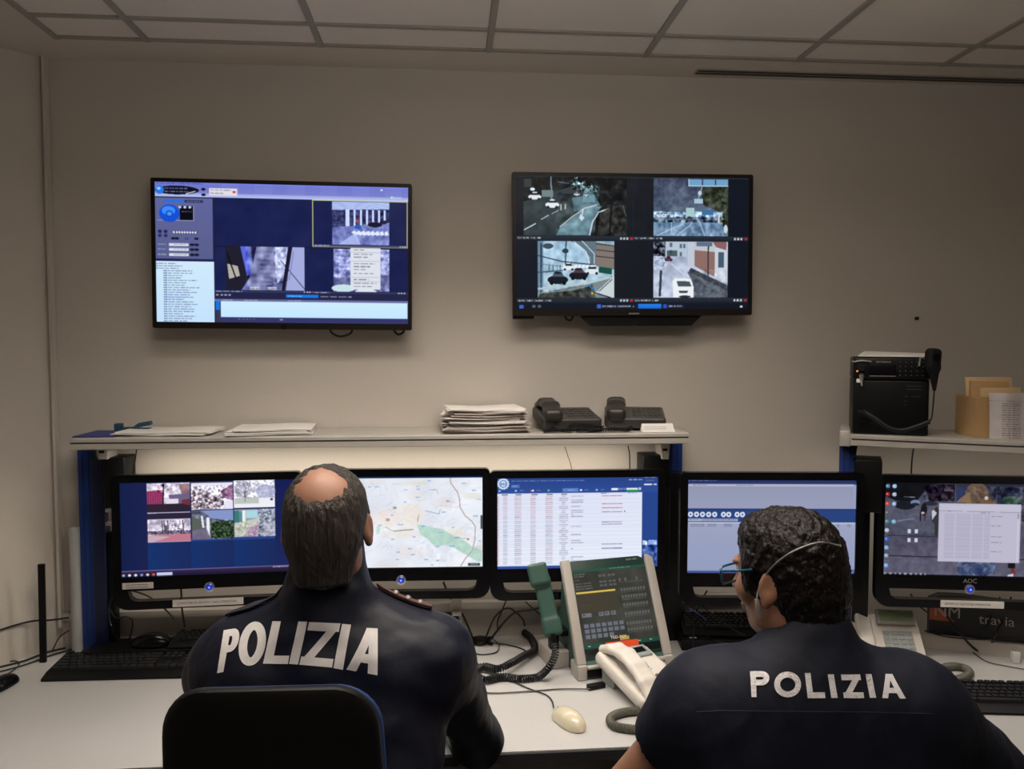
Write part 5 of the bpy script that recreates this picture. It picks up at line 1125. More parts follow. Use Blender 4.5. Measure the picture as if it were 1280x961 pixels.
# black box under monitor 1 with a keyboard leaning on it
a = atZ(136, 803, DZ)
bxl = thing('black_box_unit', 'flat black box lying under the leftmost monitor, a keyboard on top', 'box', (a.x, 2.50, DZ))
obj('case', B().box((0, 0, 0), (.46, .118, .040), bv=.003), black_m, bxl); obj('seam', B().box((.01, -.001, .018), (.45, .001, .0195)), gloss_m, bxl)
kp_ = atY(208, 780, 2.50)
keyboard('black keyboard lying on the flat black box under the leftmost monitor', Vector((kp_.x, 2.502, 0)), 0, .40, .112, z=DZ+.0408, rx=3)
# black box behind the console, keyboard leaning on top
a = atZ(852, 813, DZ)
u2 = thing('black_box_unit', 'flat black box on the desk under the fourth monitor', 'box', (a.x, a.y, DZ), -YAW+R(-2))
obj('case', B().box((0, 0, 0), (.24, .12, .034), bv=.003), black_m, u2); obj('seam', B().box((.004, -.001, .016), (.236, .001, .0175)), gloss_m, u2); obj('front_label', B().box((.03, .02, .0338), (.055, .03, .0346)), paper2_m, u2)
pk = WM[u2.name] @ Vector((.012, .030, 0))
keyboard('black keyboard resting on the black box under the fourth monitor', pk, -YAW+R(-3), .42, .125, z=DZ+.036, rx=14)

def mouse(label, p, rz, L, m1, m2, scroll=True, two=False):
    t = thing('computer_mouse', label, 'mouse', (p.x, p.y, DZ), rz)
    k = L/.115
    f = Field((-.04*k, -.068*k, -.01), (.04*k, .068*k, .05*k), .0022)
    f.ell((0, -.008*k, .004*k), (.032*k, .056*k, .034*k), k=.01).ell((0, .03*k, .002), (.027*k, .030*k, .020*k), k=.02)
    f.rbox((0, 0, -.03), (.1, .1, .0302), 0, k=.002, sub=True)
    fobj('shell', f, m1, t, world=False)
    ft = B(); ft.prism([[(.029*k*math.cos(a), .052*k*math.sin(a)) for a in np.linspace(0, 2*math.pi, 25)[:-1]]], 0, .006, plane='xy'); obj('base', ft, m2, t)
    w = B().lathe([(.002, -.003), (.009*k, -.003), (.009*k, .003), (.002, .003)], Matrix.Translation((0, .030*k, .0185*k)) @ Matrix.Rotation(R(90), 4, 'Y')); obj('wheel', w, grey_m, t)
    obj('button_gap', B().box((-.0006, .02*k, .016*k), (.0006, .056*k, .0205*k)), ink_m, t)
    return t
p = atZ(711, 903, DZ); mouse('cream computer mouse on the desk between the console and the man', p+FW.cross(UP)*0, -YAW+R(28), .118, cream_m, grey_m)
p = atZ(3, 858, DZ); mouse('small black computer mouse at the left edge of the desk', p, -YAW+R(-4), .105, gloss_m, black_m)
mp_ = atY(188, 782, 2.545)
mm = mouse('black computer mouse lying on the flat black box left of its keyboard', Vector((mp_.x, 2.548, 0)), R(84), .122, gloss_m, black_m); mm.location.z = DZ+.0405

# ---- dispatch console
cp = atZ(722, 851, DZ); crz = -YAW+R(17)
t = thing('dispatch_console', 'green and grey radio dispatch console with a sloping touch display', 'console', cp, crz)
CW = .318
body = [(.0, .0), (.0, .040), (.016, .052), (.148, .312), (.156, .318), (.166, .306), (.180, .16), (.29, .085), (.30, .0)]
obj('body', B().prism([body], .012, CW-.012, plane='yz'), green_m, t)
pan = math.atan2(.312-.052, .148-.016)
MP = Matrix.Translation((0, .016, .052)) @ Matrix.Rotation(pan, 4, 'X')     # panel frame: x right, y up the slope, z out
PL = math.hypot(.26, .132)
for x0 in (0, CW-.030):
    obj('side_rail', B().box((x0, -.012, -.010), (x0+.030, PL+.012, .012), MP, bv=.004), lgrey_m, t, 'pale grey side rail')
    obj('front_foot', B().box((x0, -.006, 0), (x0+.030, .060, .045), bv=.004), lgrey_m, t, 'pale grey front foot')
obj('base_plate', B().box((.012, -.004, .006), (CW-.012, .05, .03), bv=.003), black_m, t)
obj('front_ledge', B().box((.03, -.012, .034), (CW-.03, .03, .042), bv=.002), lgrey_m, t)
obj('panel', B().box((.030, .0, -.006), (CW-.030, PL+.008, .0035), MP, bv=.001), dgreen_m, t)
cv = Canvas(300, 300, 250, 130, 975, 720, (48, 50, 46))
cv.a[:] = (46, 48, 45); cv.noise(250, 130, 975, 720, 120, 8, 3)
cv.rect(250, 130, 975, 150, (30, 66, 56)); cv.dashes(620, 820, 136, 6, (110, 150, 130), 1, word=30)
for y in (160, 176, 200, 226, 244, 262): cv.dashes(268, 268+[110, 90, 40, 150, 150, 160][[160, 176, 200, 226, 244, 262].index(y)], y, 7, (104, 104, 98), y, word=24)
for x in (500, 540, 590, 630):
    for y in (178, 220, 246): cv.rect(x, y, x+30, y+14, (72, 74, 76))
cv.rect(260, 286, 640, 300, (156, 140, 62)); cv.rect(260, 290, 640, 296, (182, 164, 80)); cv.rect(258, 300, 650, 430, (52, 50, 42)); cv.dashes(270, 380, 380, 4, (70, 66, 54), 3)
for x in (280, 440, 500, 560): cv.rect(x, 432, x+(90 if x == 280 else 46), 460, (88, 92, 100)); cv.rect(x+8, 438, x+30, 450, (60, 62, 66))
for i in range(7):
    for j in range(3): cv.rect(285+i*56, 505+j*36, 285+i*56+42, 505+j*36+26, (84, 90, 104)) if not (j == 2 and i > 4) else None
for j, y in enumerate((215, 285, 335, 392, 452, 520, 560)):
    for i in range(9): cv.rect(690+i*28, y, 690+i*28+20, y+22, (76, 78, 80)) if j not in (0,) or i in (0, 2, 6) else None
    cv.dashes(690, 930, y+28, 4, (96, 98, 96), y, word=20)
cv.rect(600, 610, 690, 636, (150, 130, 60)); cv.grad(250, 640, 975, 668, (30, 62, 54), (26, 56, 48)); cv.rect(250, 668, 975, 720, (14, 20, 18))
for x in (290, 400, 770, 880): cv.rect(x, 650, x+26, 656, (120, 170, 150))
cv.blur(1)
me = cv.mesh('display', CW-.064, PL-.030, lcdp_m, 0)
me.transform(MP @ Matrix.Translation((CW/2, PL/2-.006, .0042)) @ Matrix.Rotation(R(-90), 4, 'X')); obj('display', me, None, t)
obj('model_lettering', text_mesh('TGD-3000', .0115, MP @ Matrix.Translation((.124, .053, .0046)), paper_m, .0002, sx=1.05), None, t)
obj('brand_lettering', text_mesh('SELEX TGD', .0075, MP @ Matrix.Translation((CW-.095, PL-.004, .0042)), lgrey_m, .0002, shear=.3), None, t)
obj('red_label', B().box((.104, .012, .0042), (.214, .044, .0052), MP), red_m, t, 'orange red paper label')
obj('connector_knob', B().lathe([(.003, 0), (.012, 0), (.012, .02), (.007, .024), (.005, .045), (.002, .047)], Matrix.Translation((CW-.052, -.010, .024)) @ Matrix.Rotation(R(70), 4, 'X')), silver_m, t, 'metal plug connector')
# handset and cradle on its left side
hs = thing('console_handset', 'dark green handset standing upright in the cradle left of the console', 'handset', atZ(690, 815, DZ))
H0, H1_, H2, H3 = atD(672, 712, 2.42), atD(677, 733, 2.41), atD(689, 780, 2.36), atD(690, 793, 2.355)
ln = (H0-H3).normalized(); rt = RT.copy(); bk = rt.cross(ln)*-1
def axM(o_, up): z = up.normalized(); y = -(CAM-o_).normalized(); y = (y-z*y.dot(z)).normalized(); x = y.cross(z); return Matrix.Translation(o_) @ Matrix((x, y, z)).transposed().to_4x4()
f = Field(H3-Vector((.07, .08, .06)), H0+Vector((.07, .08, .06)), .0028)
f.rbox((0, 0, 0), (.031, .022, .034), .009, axM(atD(673, 718, 2.42), ln)).rbox((0, .004, 0), (.026, .018, .085), .008, axM((atD(684, 757, 2.40)), ln), k=.012).rbox((0, .004, 0), (.029, .024, .026), .009, axM(atD(690, 783, 2.385), ln), k=.01)
fobj('shell', f, mat('handset_green', (.030, .088, .068), .42, bump=.05, scale=300, var=.05), hs)
obj('cord_socket', B().tube([atD(691, 792, 2.36), atD(693, 803, 2.355)], .008, 10), black_m, hs, world=True)
t_c = t
cb = B()
q0 = WM[t.name]
cb.box((-.050, .10, .0), (.013, .22, .052), bv=.004)
obj('cradle_base', cb, lgrey_m, t, 'pale grey cradle base'); obj('cradle_arm', B().box((-.040, .125, .05), (-.012, .155, .10), bv=.004).box((-.012, .11, .095), (.014, .16, .115), bv=.003), black_m, t)

def desk_pts(L): return [atZ(x, y, DZ+z) for x, y, z in L]
def coilthing(nm, L, Rc, rw, pitch, m_, label, cat='telephone cord'):
    P = desk_pts(L); return solo(nm, coil(P, Rc, rw, pitch), m_, label, cat, P[len(P)//2])
P = [atD(693, 803, 2.355), atD(694, 818, 2.34), atD(686, 834, 2.325)]+desk_pts([(672, 846, .011), (650, 848, .011), (628, 846, .011), (606, 850, .011), (594, 842, .011), (604, 833, .016), (622, 836, .022), (640, 828, .032), (654, 820, .024), (668, 812, .013), (664, 798, .011), (655, 790, .011)])
solo('coiled_cord', coil(P, .0095, .0030, .0074), cable_m, 'thick black coiled cord between the console handset and the desk', 'telephone cord', P[6])

# ---- white telephone in front of the console
wp = atZ(801, 895, DZ); wrz = -YAW+R(25)
t = thing('desk_telephone', 'white desk telephone with handset in front of the console', 'telephone', wp, wrz)
wt = R(11)
f = Field((-.03, -.03, -.005), (.22, .29, .13), .0028)
MT = Matrix.Translation((0, 0, .018)) @ Matrix.Rotation(wt, 4, 'X')
f.rbox((.092, .125, .004), (.092, .125, .015), .012, MT).rbox((.032, .118, .018), (.034, .128, .016), .014, MT, k=.012)
f.ell((.037, .122, .056), (.021, .085, .034), MT, k=.006, sub=True)
fobj('body', f, white_m, t, world=False)
obj('rear_stand', B().prism([[(.17, .0), (.23, .0), (.235, .056), (.16, .042)]], .02, .165, plane='yz'), keyg_m, t)
g = Field((-.03, -.04, .0), (.10, .30, .19), .0026)
for x in (.020, .036, .052):
    A = [(x, -.004, .030), (x, .035, .056), (x, .085, .072), (x, .145, .074), (x, .200, .060), (x, .240, .036)]
    for p_, q_ in zip(A[:-1], A[1:]): g.cap(MT @ Vector(p_), MT @ Vector(q_), .0125, .0125, k=.010)
fobj('handset', g, white_m, t, world=False)
obj('display_frame', B().box((.082, .190, .016), (.168, .244, .026), MT, bv=.003), keyg_m, t)
obj('display_glass', B().box((.094, .206, .0255), (.156, .232, .027), MT), gloss_m, t)
first = None
for j in range(4):
    for i in range(3):
        if first is None: first = obj('key', B().lathe([(.001, 0), (.0068, 0), (.0062, .003), (.001, .0034)], None, 14), mat('phone_key_brown', (.16, .14, .12), .4, var=.05, scale=40), t); o = first
        else: o = first.copy(); COL.objects.link(o); o.parent = t
        o.location = MT @ Vector((.095+i*.024, .030+j*.022, .0195)); o.rotation_euler = (wt, 0, 0)
for j in range(5):
    obj('memory_key', B().box((.086, .128+j*.011, .0185), (.112, .134+j*.011, .021), MT, bv=.001), grey_m, t) if j < 5 else None
    obj('memory_light', B().box((.118, .128+j*.011, .0188), (.122, .131+j*.011, .0205), MT), grey_m, t)
coilthing('coiled_cord', [(852, 884, .014), (830, 887, .011), (800, 888, .0105), (776, 891, .0105), (763, 898, .0105), (768, 907, .0105), (790, 911, .0105), (815, 913, .0105), (835, 915, .0105)], .0092, .0032, .0062, coilg_m, 'olive grey coiled cord in front of the white telephone')
# its plug adapter
p = atZ(745, 860, DZ)
solo('cable_adapter', B().box((-.028, -.010, 0), (.028, .010, .014), Matrix.Translation(p) @ Matrix.Rotation(-YAW+R(22), 4, 'Z'), bv=.003), black_m, 'small black cable adapter beside the white telephone', 'adapter', p)

# ---- pale telephone with green display at the right
lp = atZ(1069, 826, DZ); lrz = -YAW+R(-6)
t = thing('desk_telephone', 'cream system telephone with green display behind the right shoulder of the person with a headset', 'telephone', lp, lrz)
MT = Matrix.Translation((0, 0, .002)) @ Matrix.Rotation(R(48), 4, 'X')
obj('body', B().box((.070, 0, -.006), (.218, .152, .014), MT, bv=.005), white_m, t)
obj('handset_rest', B().box((0, .0, -.006), (.066, .128, .016), MT, bv=.006), white_m, t)
obj('handset', B().box((.016, .006, .014), (.064, .162, .040), MT, bv=.010), white_m, t)
obj('stand', B().prism([[(.0, .0), (.13, .0), (.098, .096), (.06, .05)]], .03, .19, plane='yz'), grey_m, t)
obj('display_frame', B().box((.084, .114, .012), (.200, .160, .026), MT @ Matrix.Rotation(R(6), 4, 'X'), bv=.003), grey_m, t)
obj('display_glass', B().box((.090, .122, .0255), (.192, .152, .027), MT @ Matrix.Rotation(R(6), 4, 'X')), lcd_m, t)
first = None
for j in range(5):
    for i in range(4):
        if first is None: first = obj('key', B().box((0, 0, 0), (.0215, .0125, .003), bv=.001), keyg_m, t); o = first
        else: o = first.copy(); COL.objects.link(o); o.parent = t
        o.location = MT @ Vector((.098+i*.0235, .022+j*.0150, .0142)); o.rotation_euler = (R(48), 0, 0)
coilthing('coiled_cord', [(1158, 843, .012), (1172, 838, .011), (1186, 833, .011), (1203, 834, .011), (1212, 840, .011), (1207, 846, .011), (1190, 851, .011)], .0095, .0034, .0058, coilg_m, 'olive grey coiled cord lying above the right keyboard')

# ---- printed bag or carton behind the rightmost monitor
TY = atZ(1230, 812, DZ)
p0 = rline(.02, -.012)
zt = .105
a = atY(1172, 800, 2.40); 
t = thing('printed_carton', 'black and orange printed carton standing behind the rightmost monitor', 'carton', (rline(.03, .030).x, rline(.03, .030).y, DESK_Z-.003), RA)
o = obj('carton', B().prism([[(0, 0), (.48, 0), (.48, .160), (.10, .180), (.03, .176), (0, .16)]], 0, .040), edge_m, t)
obj('orange_corner', B().prism([[(.0, .092), (.075, .092), (.03, .138), (.0, .150)]], -.0012, .0), orange_m, t)
obj('large_lettering', text_mesh('NM', .055, Matrix.Translation((.012, -.0012, .106)) @ Matrix.Rotation(R(90), 4, 'X'), paper2_m, .0005, sx=.95), None, t)
obj('small_lettering', text_mesh('travia', .046, Matrix.Translation((.145, -.0012, .096)) @ Matrix.Rotation(R(90), 4, 'X'), paper2_m, .0005), None, t)
# small clear charger
p = atZ(1269, 828, DZ)
t = thing('clear_plug', 'small clear plastic plug lying on the desk at the right edge', 'plug', p, -YAW)
obj('body', B().box((-.012, -.008, 0), (.012, .008, .036), bv=.003), clear_m, t); obj('prong', B().box((-.006, -.002, .036), (-.003, .002, .046)).box((.003, -.002, .036), (.006, .002, .046)), silver_m, t)

# ---- small parts near the middle: grey bracket column, white card, cable hub
a = atY(569, 790, 2.56)
t = thing('grey_clamp_column', 'pale grey bracket with black clamps behind the right shoulder of the man', 'bracket', (a.x, 2.56, DZ))
obj('plate', B().box((-.014, 0, 0), (.022, .02, .16), bv=.002), lgrey_m, t)
for z in (.060, .094): obj('clamp', B().box((-.075, -.018, z), (.012, .022, z+.016), bv=.004), black_m, t)
for z in (.050, .082, .114): obj('grey_block', B().box((-.010, -.022, z-.005), (.020, .0, z+.006), bv=.002), lgrey_m, t)
p = atZ(579, 832, DZ)
solo('white_adapter', B().box((-.015, -.015, 0), (.015, .015, .045), Matrix.Translation(p) @ Matrix.Rotation(R(10), 4, 'Z'), bv=.003), white_m, 'small white upright adapter right of the arm of the man', 'adapter', p)
hub = atZ(600, 803, DZ)+Vector((0, 0, 0))
t = thing('cable_hub', 'flat black round hub with many cables behind the monitors', 'hub', hub)
obj('puck', B().lathe([(.002, .0), (.030, .0), (.034, .006), (.030, .013), (.002, .015)]), black_m, t)
for a_ in (30, 150, 230, 320): obj('plug', B().tube([(.026*math.cos(R(a_)), .026*math.sin(R(a_)), .007), (.052*math.cos(R(a_)), .052*math.sin(R(a_)), .007)], .006, 8), black_m, t)

def cable(label, P, r=.0022, m_=None, flat=False):
    P2_ = spline(P, 8)
    for q in P2_:
        if q.z < DZ+r: q.z = DZ+r+.0003
    solo('cable', B().tube(P2_, r, 6), m_ or cable_m, label, 'cable', P[0])
Z = lambda x, y, z=.003: atZ(x, y, DZ+z)
YY = lambda x, y, Y=2.60: atY(x, y, Y)
cable('thin black cable hanging under the long shelf beside the leftmost monitor', [YY(171, 560, 2.57), YY(169, 575, 2.575), YY(166, 600, 2.585), YY(168, 650, 2.59)], .0022)
cable('thin pale cable hanging under the shelf behind the table monitor', [YY(706, 558, 2.60), YY(710, 570, 2.61), YY(715, 590, 2.61), YY(716, 640, 2.61)], .0015, cableg_m)
cable('thin black cable hanging under the shelf, above the right part of the table monitor', [YY(785, 557, 2.60), YY(787, 570, 2.61), YY(787, 600, 2.61), YY(786, 640, 2.61)], .0020)
cable('black cable hanging under the right shelf above the rightmost monitor', [YY(1142, 560, 2.52), YY(1140, 575, 2.52), YY(1139, 600, 2.52), YY(1140, 640, 2.52)], .0028)
def onwall(px, py, off=.006):      # a point just in front of the slanting wall at the left
    n_ = Vector((-WYD, WX, 0)); n_ = n_ if n_.x > 0 else -n_; r = ray(px, py); return CAM+r*((Vector((SIDE_X, SIDE_Y, 0))+n_*off-Vector((CAM.x, CAM.y, 0))).dot(n_)/r.dot(n_))
cable('black cable crossing the left wall corner above the desk', [onwall(-8, 790), onwall(20, 781), onwall(42, 776, .02), YY(62, 775, 2.56), YY(86, 772, 2.57)], .0030)
cable('black cable along the foot of the left wall passing in front of the upright strip', [Z(-6, 835), Z(30, 826), Z(60, 815), Z(100, 806)], .0032)
cable('second black cable lying on the desk left of the blue post', [Z(-10, 842), Z(30, 831), Z(70, 817), Z(104, 810), Z(140, 816), Z(180, 820)], .0026)
cable('curling cable of the small black mouse at the left edge', [Z(2, 846, .01), Z(16, 838), Z(24, 830), Z(18, 826), Z(-6, 829)], .0020)
cable('thin black cable rising behind the left blue post', [Z(66, 812), YY(74, 797, 2.58), YY(86, 788, 2.56)], .0022)
cable('black cable looping beside the leftmost monitor and the column', [YY(152, 742, 2.56), YY(140, 748, 2.56), YY(136, 765, 2.56), YY(140, 785, 2.5), Z(150, 806)], .0026)
cable('black cable crossing the opening of the leftmost monitor', [YY(165, 738, 2.56), YY(185, 745, 2.55), YY(205, 760, 2.54), YY(220, 776, 2.5)], .0028)
cable('black cable dropping below the middle of the leftmost monitor', [YY(226, 730, 2.50), YY(227, 750, 2.50), YY(228, 765, 2.50), YY(231, 784, 2.49)], .0032)
cable('thin grey cable running from the black mouse over the left keyboard', [Z(206, 806, .01), Z(196, 802, .02), Z(200, 812, .01), Z(225, 816), Z(250, 822, .01)], .0016, cableg_m)
cable('black cable looped behind the mouse on the box', [YY(136, 760, 2.55), YY(145, 772, 2.52), YY(158, 771, 2.51), YY(166, 778, 2.50), Z(160, 806, .01)], .0024)
cable('thick black cable hanging from the map monitor to the hub', [YY(554, 727, 2.58), YY(562, 745, 2.57), YY(578, 768, 2.57), Z(592, 800, .01)], .0040)
cable('black cable arching from the hub to below the table monitor', [Z(606, 800, .01), YY(618, 772, 2.57), YY(635, 760, 2.56), YY(652, 772, 2.56), YY(656, 782, 2.57)], .0030)
cable('thick black cable running from the hub to the console', [Z(612, 800, .01), YY(640, 768, 2.56), YY(665, 762, 2.52), YY(690, 756, 2.52)], .0038)
cable('black cable dropping from the gap between the two middle monitors', [YY(633, 750, 2.56), YY(628, 762, 2.57), YY(622, 776, 2.57), YY(622, 786, 2.58)], .0026)
cable('thin black cable curling left of the hub', [YY(574, 762, 2.58), YY(571, 780, 2.57), Z(574, 806), Z(586, 812, .004), Z(595, 800, .01)], .0022)
cable('thin black cable looping on the desk right of the hub', [Z(618, 800, .01), Z(624, 806), Z(620, 815), Z(602, 818), Z(586, 814)], .0018)
cable('black cable from the hub passing the coiled cord towards the console', [Z(614, 803, .008), Z(636, 806), Z(655, 812), Z(662, 822)], .0022)
cable('thin black cable from the white adapter to the cream mouse', [Z(588, 812), Z(598, 830), Z(630, 846), Z(660, 860), Z(682, 868), Z(690, 876), Z(692, 884, .006)], .0020)
cable('thin black cable running from the man to the adapter of the white telephone', [Z(588, 860), Z(612, 866), Z(660, 864), Z(700, 861), Z(738, 861, .006)], .0022)
cable('black cable behind the console handset', [YY(657, 752, 2.53), YY(668, 762, 2.54), YY(682, 772, 2.54)], .0024)
cable('thin black cable left of the fourth monitor', [YY(884, 738, 2.56), YY(876, 752, 2.56), YY(868, 775, 2.5), Z(866, 815, .004)], .0028)
cable('thin black cable over the keyboard under the fourth monitor', [YY(872, 752, 2.48), YY(890, 768, 2.46), YY(915, 785, 2.42), YY(932, 795, 2.40)], .0020)
cable('black cable lying in front of the keyboard under the fourth monitor', [Z(884, 795, .04), Z(900, 802, .036), Z(930, 808, .02), Z(960, 812)], .0022)
cable('thin cable behind the fourth monitor foot', [YY(862, 760, 2.52), YY(870, 765, 2.5), YY(884, 775, 2.46)], .0016, mat('blue_wire', (.04, .05, .35), .5, var=.05, scale=40))
cable('black cable crossing behind the rightmost monitor from its left opening', [YY(1138, 742, 2.50), YY(1150, 758, 2.49), YY(1180, 780, 2.44), YY(1205, 800, 2.40), Z(1230, 812, .004)], .0026)
cable('thick black cable hanging under the centre of the rightmost monitor', [YY(1177, 742, 2.46), YY(1180, 762, 2.45), YY(1195, 785, 2.36), Z(1225, 815, .004), Z(1262, 815, .004), Z(1295, 806, .01)], .0040)
cable('black cable along the wall right of the cream telephone', [YY(1156, 788, 2.42), YY(1185, 796, 2.38), YY(1230, 799, 2.33), YY(1290, 796, 2.29)], .0026)
cable('thin black cable lying on the right desk below the carton', [Z(1158, 806, .006), Z(1190, 807, .006), Z(1230, 806, .008), Z(1290, 800, .01)], .0022)
cable('thin black cable running to the clear plug', [Z(1212, 812), Z(1232, 826), Z(1256, 832), Z(1290, 838)], .0016)
cable('black cable hanging right of the rightmost monitor button', [YY(1250, 746, 2.40), YY(1243, 762, 2.39), YY(1232, 786, 2.32), Z(1226, 808, .004)], .0024)
cable('second black cable hanging at the far right below the monitor', [YY(1264, 746, 2.40), YY(1258, 766, 2.38), YY(1246, 790, 2.31), Z(1236, 812, .004)], .0030)

# ================================================================== people
def head_field(f, M, k=.02, female=False):
    w = .97 if female else 1
    f.ell((0, -.012, .030), (.076*w, .096, .084), M, k=.02)
    f.ell((0, .028, -.030), (.061*w, .066, .090), M, k=.03)
    f.ell((0, .046, -.092), (.042*w, .038, .028), M, k=.025)
    for s in (-1, 1):
        f.ell((s*.044, .056, -.026), (.026, .026, .026), M, k=.02)
        f.ell((s*.052*w, .012, -.075), (.014, .035, .026), M, k=.02)
    f.cap(M @ Vector((0, .092, .008)), M @ Vector((0, .113, -.030)), .0075, .0125, k=.012)
    for s in (-1, 1): f.ell((s*.012, .102, -.034), (.008, .009, .007), M, k=.006)
    f.ell((0, .083, .024), (.050, .014, .010), M, k=.012)
    for s in (-1, 1): f.ell((s*.031, .100, .006), (.016, .013, .011), M, k=.008, sub=True)
    f.ell((0, .092, -.064), (.024, .011, .007), M, k=.006).ell((0, .091, -.072), (.021, .011, .007), M, k=.005)
    f.ell((0, .104, -.068), (.022, .006, .0016), M, k=.002, sub=True)
    for s in (-1, 1):
        E = M @ Matrix.Translation((s*.0775*w, -.008, -.012)) @ Matrix.Rotation(R(s*-24), 4, 'Z') @ Matrix.Rotation(R(10), 4, 'X')
        f.ell((s*.004, 0, 0), (.0080, .019, .031), E, k=.006)
        f.ell((s*.013, .003, .004), (.005, .012, .020), E, k=.004, sub=True)
        f.ell((s*.002, .004, -.028), (.007, .009, .012), E, k=.006)
def hand_field(f, wrist, u, v, n):     # u to the fingertips, v to the thumb side, n the back of the hand
    wrist = Vector(wrist); u = Vector(u).normalized(); n = (Vector(n)-u*u.dot(Vector(n))).normalized(); v_ = Vector(v); v = (v_-u*u.dot(v_)-n*n.dot(v_)).normalized()
    Mh = Matrix.Translation(wrist) @ Matrix((v, u, n)).transposed().to_4x4()
    f.rbox((0, .052, 0), (.041, .048, .013), .012, Mh, k=.012)
    for i, (o, L) in enumerate(((.031, .070), (.0105, .080), (-.0105, .075), (-.031, .060))):
        p = Mh @ Vector((o, .092, 0)); d = u.copy(); ax = v
        for j, (fr, ang_) in enumerate(((.45, 14), (.32, 30), (.23, 34))):
            d = (Matrix.Rotation(R(-ang_), 3, ax) @ d) if (Matrix.Rotation(R(-ang_), 3, ax) @ d).dot(n) < (Matrix.Rotation(R(ang_), 3, ax) @ d).dot(n) else (Matrix.Rotation(R(ang_), 3, ax) @ d)
            q = p+d*L*fr*1.1; f.cap(p, q, .0088-.0008*j, .0080-.0008*j, k=.002); p = q
    p0 = Mh @ Vector((.034, .022, -.004)); p1 = Mh @ Vector((.058, .050, -.010)); p2 = Mh @ Vector((.062, .078, -.018))
    f.cap(p0, p1, .012, .0098, k=.008).cap(p1, p2, .0098, .0082, k=.003)
def letters(parent, m, quads, bvh, thick, extra=.0015, name='letter'):
    """block letters lying on the cloth: each letter is laid out in its own four-cornered cell"""
    def arc(cx, cy, rx, ry, a0, a1, n=18): return [(cx+rx*math.cos(R(a0+(a1-a0)*i/n)), cy+ry*math.sin(R(a0+(a1-a0)*i/n))) for i in range(n+1)]
    for ch, (TL, TR, BL, BR), st in quads:
        wd = math.hypot(TR[0]-TL[0], TR[1]-TL[1]); hg = math.hypot(TL[0]-BL[0], TL[1]-BL[1]); a = st/wd; c = st/hg*.95
        S = {'P': [([(a/2, 0), (a/2, 1)], 0), ([(a*.5, c/2), (.55, c/2)]+arc(.58, .27, .42-a/2, .27-c/2, -90, 90)+[(a*.5, .54-c/2)], 0)],
             'O': [(arc(.5, .5, .5-a/2, .5-c/2, 0, 360, 32), 0)],
             'L': [([(a/2, 0), (a/2, 1)], 0), ([(0, 1-c/2), (1, 1-c/2)], 0)],
             'I': [([(.5, 0), (.5, 1)], 0)],
             'Z': [([(0, c/2), (1, c/2)], 0), ([(0, 1-c/2), (1, 1-c/2)], 0), ([(1-a*.62, c*.5), (a*.62, 1-c*.5)], 0)],
             'A': [([(st_ap-a*.15, .0), (a/2, 1)], 0) for st_ap in [quads_apex.get(id(TL), .5)]]+[([(st_ap+a*.15, .0), (1-a/2, 1)], 0) for st_ap in [quads_apex.get(id(TL), .5)]]+[([(a*.9, .68), (1-a*.9, .68)], 0)]}[ch]
        bm_ = B()
        for path, _ in S:
            # densify
            D = []
            for (x0, y0), (x1, y1) in zip(path[:-1], path[1:]):
                n_ = max(1, int(math.hypot((x1-x0)*wd, (y1-y0)*hg)/2.5))
                D += [(x0+(x1-x0)*i/n_, y0+(y1-y0)*i/n_) for i in range(n_)]
            D.append(path[-1]); closed = ch == 'O'
            rows = []
            for i, (x, y) in enumerate(D):
                a_ = D[max(0, i-1)] if not closed else D[(i-1) % (len(D)-1)]; b_ = D[min(len(D)-1, i+1)] if not closed else D[(i+1) % (len(D)-1)]
                dx, dy = (b_[0]-a_[0])*wd, (b_[1]-a_[1])*hg; L = math.hypot(dx, dy) or 1
                nx, ny = -dy/L, dx/L
                if ch in 'IZA' and abs(dy) > abs(dx)*.3: nx, ny = (-1 if dy > 0 else 1), 0       # ends cut level
                hw = st/2*(1.12 if (ch == 'Z' and abs(dy) > abs(dx)*.3) else 1)
                row = []
                for t_ in (-1, -.33, .33, 1):
                    u_ = x+nx*hw*t_/wd; v_ = y+ny*hw*t_/hg
                    px = (TL[0]*(1-u_)+TR[0]*u_)*(1-v_)+(BL[0]*(1-u_)+BR[0]*u_)*v_; py = (TL[1]*(1-u_)+TR[1]*u_)*(1-v_)+(BL[1]*(1-u_)+BR[1]*u_)*v_
                    d_ = ray(px, py).normalized(); hit = bvh.ray_cast(CAM, d_)
                    row.append(hit[0]+hit[1]*(extra if hit[1].dot(d_) < 0 else -extra) if hit[0] else None)
                rows.append(row)
            for r0, r1 in zip(rows[:-1], rows[1:]):
                for j in range(3):
                    q = [r0[j], r0[j+1], r1[j+1], r1[j]]
                    if all(x is not None for x in q): bm_.add(q, [(0, 1, 2, 3)])
        if bm_.v: 
            me = mesh_of(name, bm_, m, WM[parent.name].inverted()); smooth(me, 60)
            o = bpy.data.objects.new(name, me); COL.objects.link(o); o.parent = parent; WM[o.name] = WM[parent.name]
quads_apex = {}
def bvh_of(VF): return BVHTree.FromPolygons([Vector(v) for v in VF[0]], [tuple(map(int, q)) for q in VF[1]])

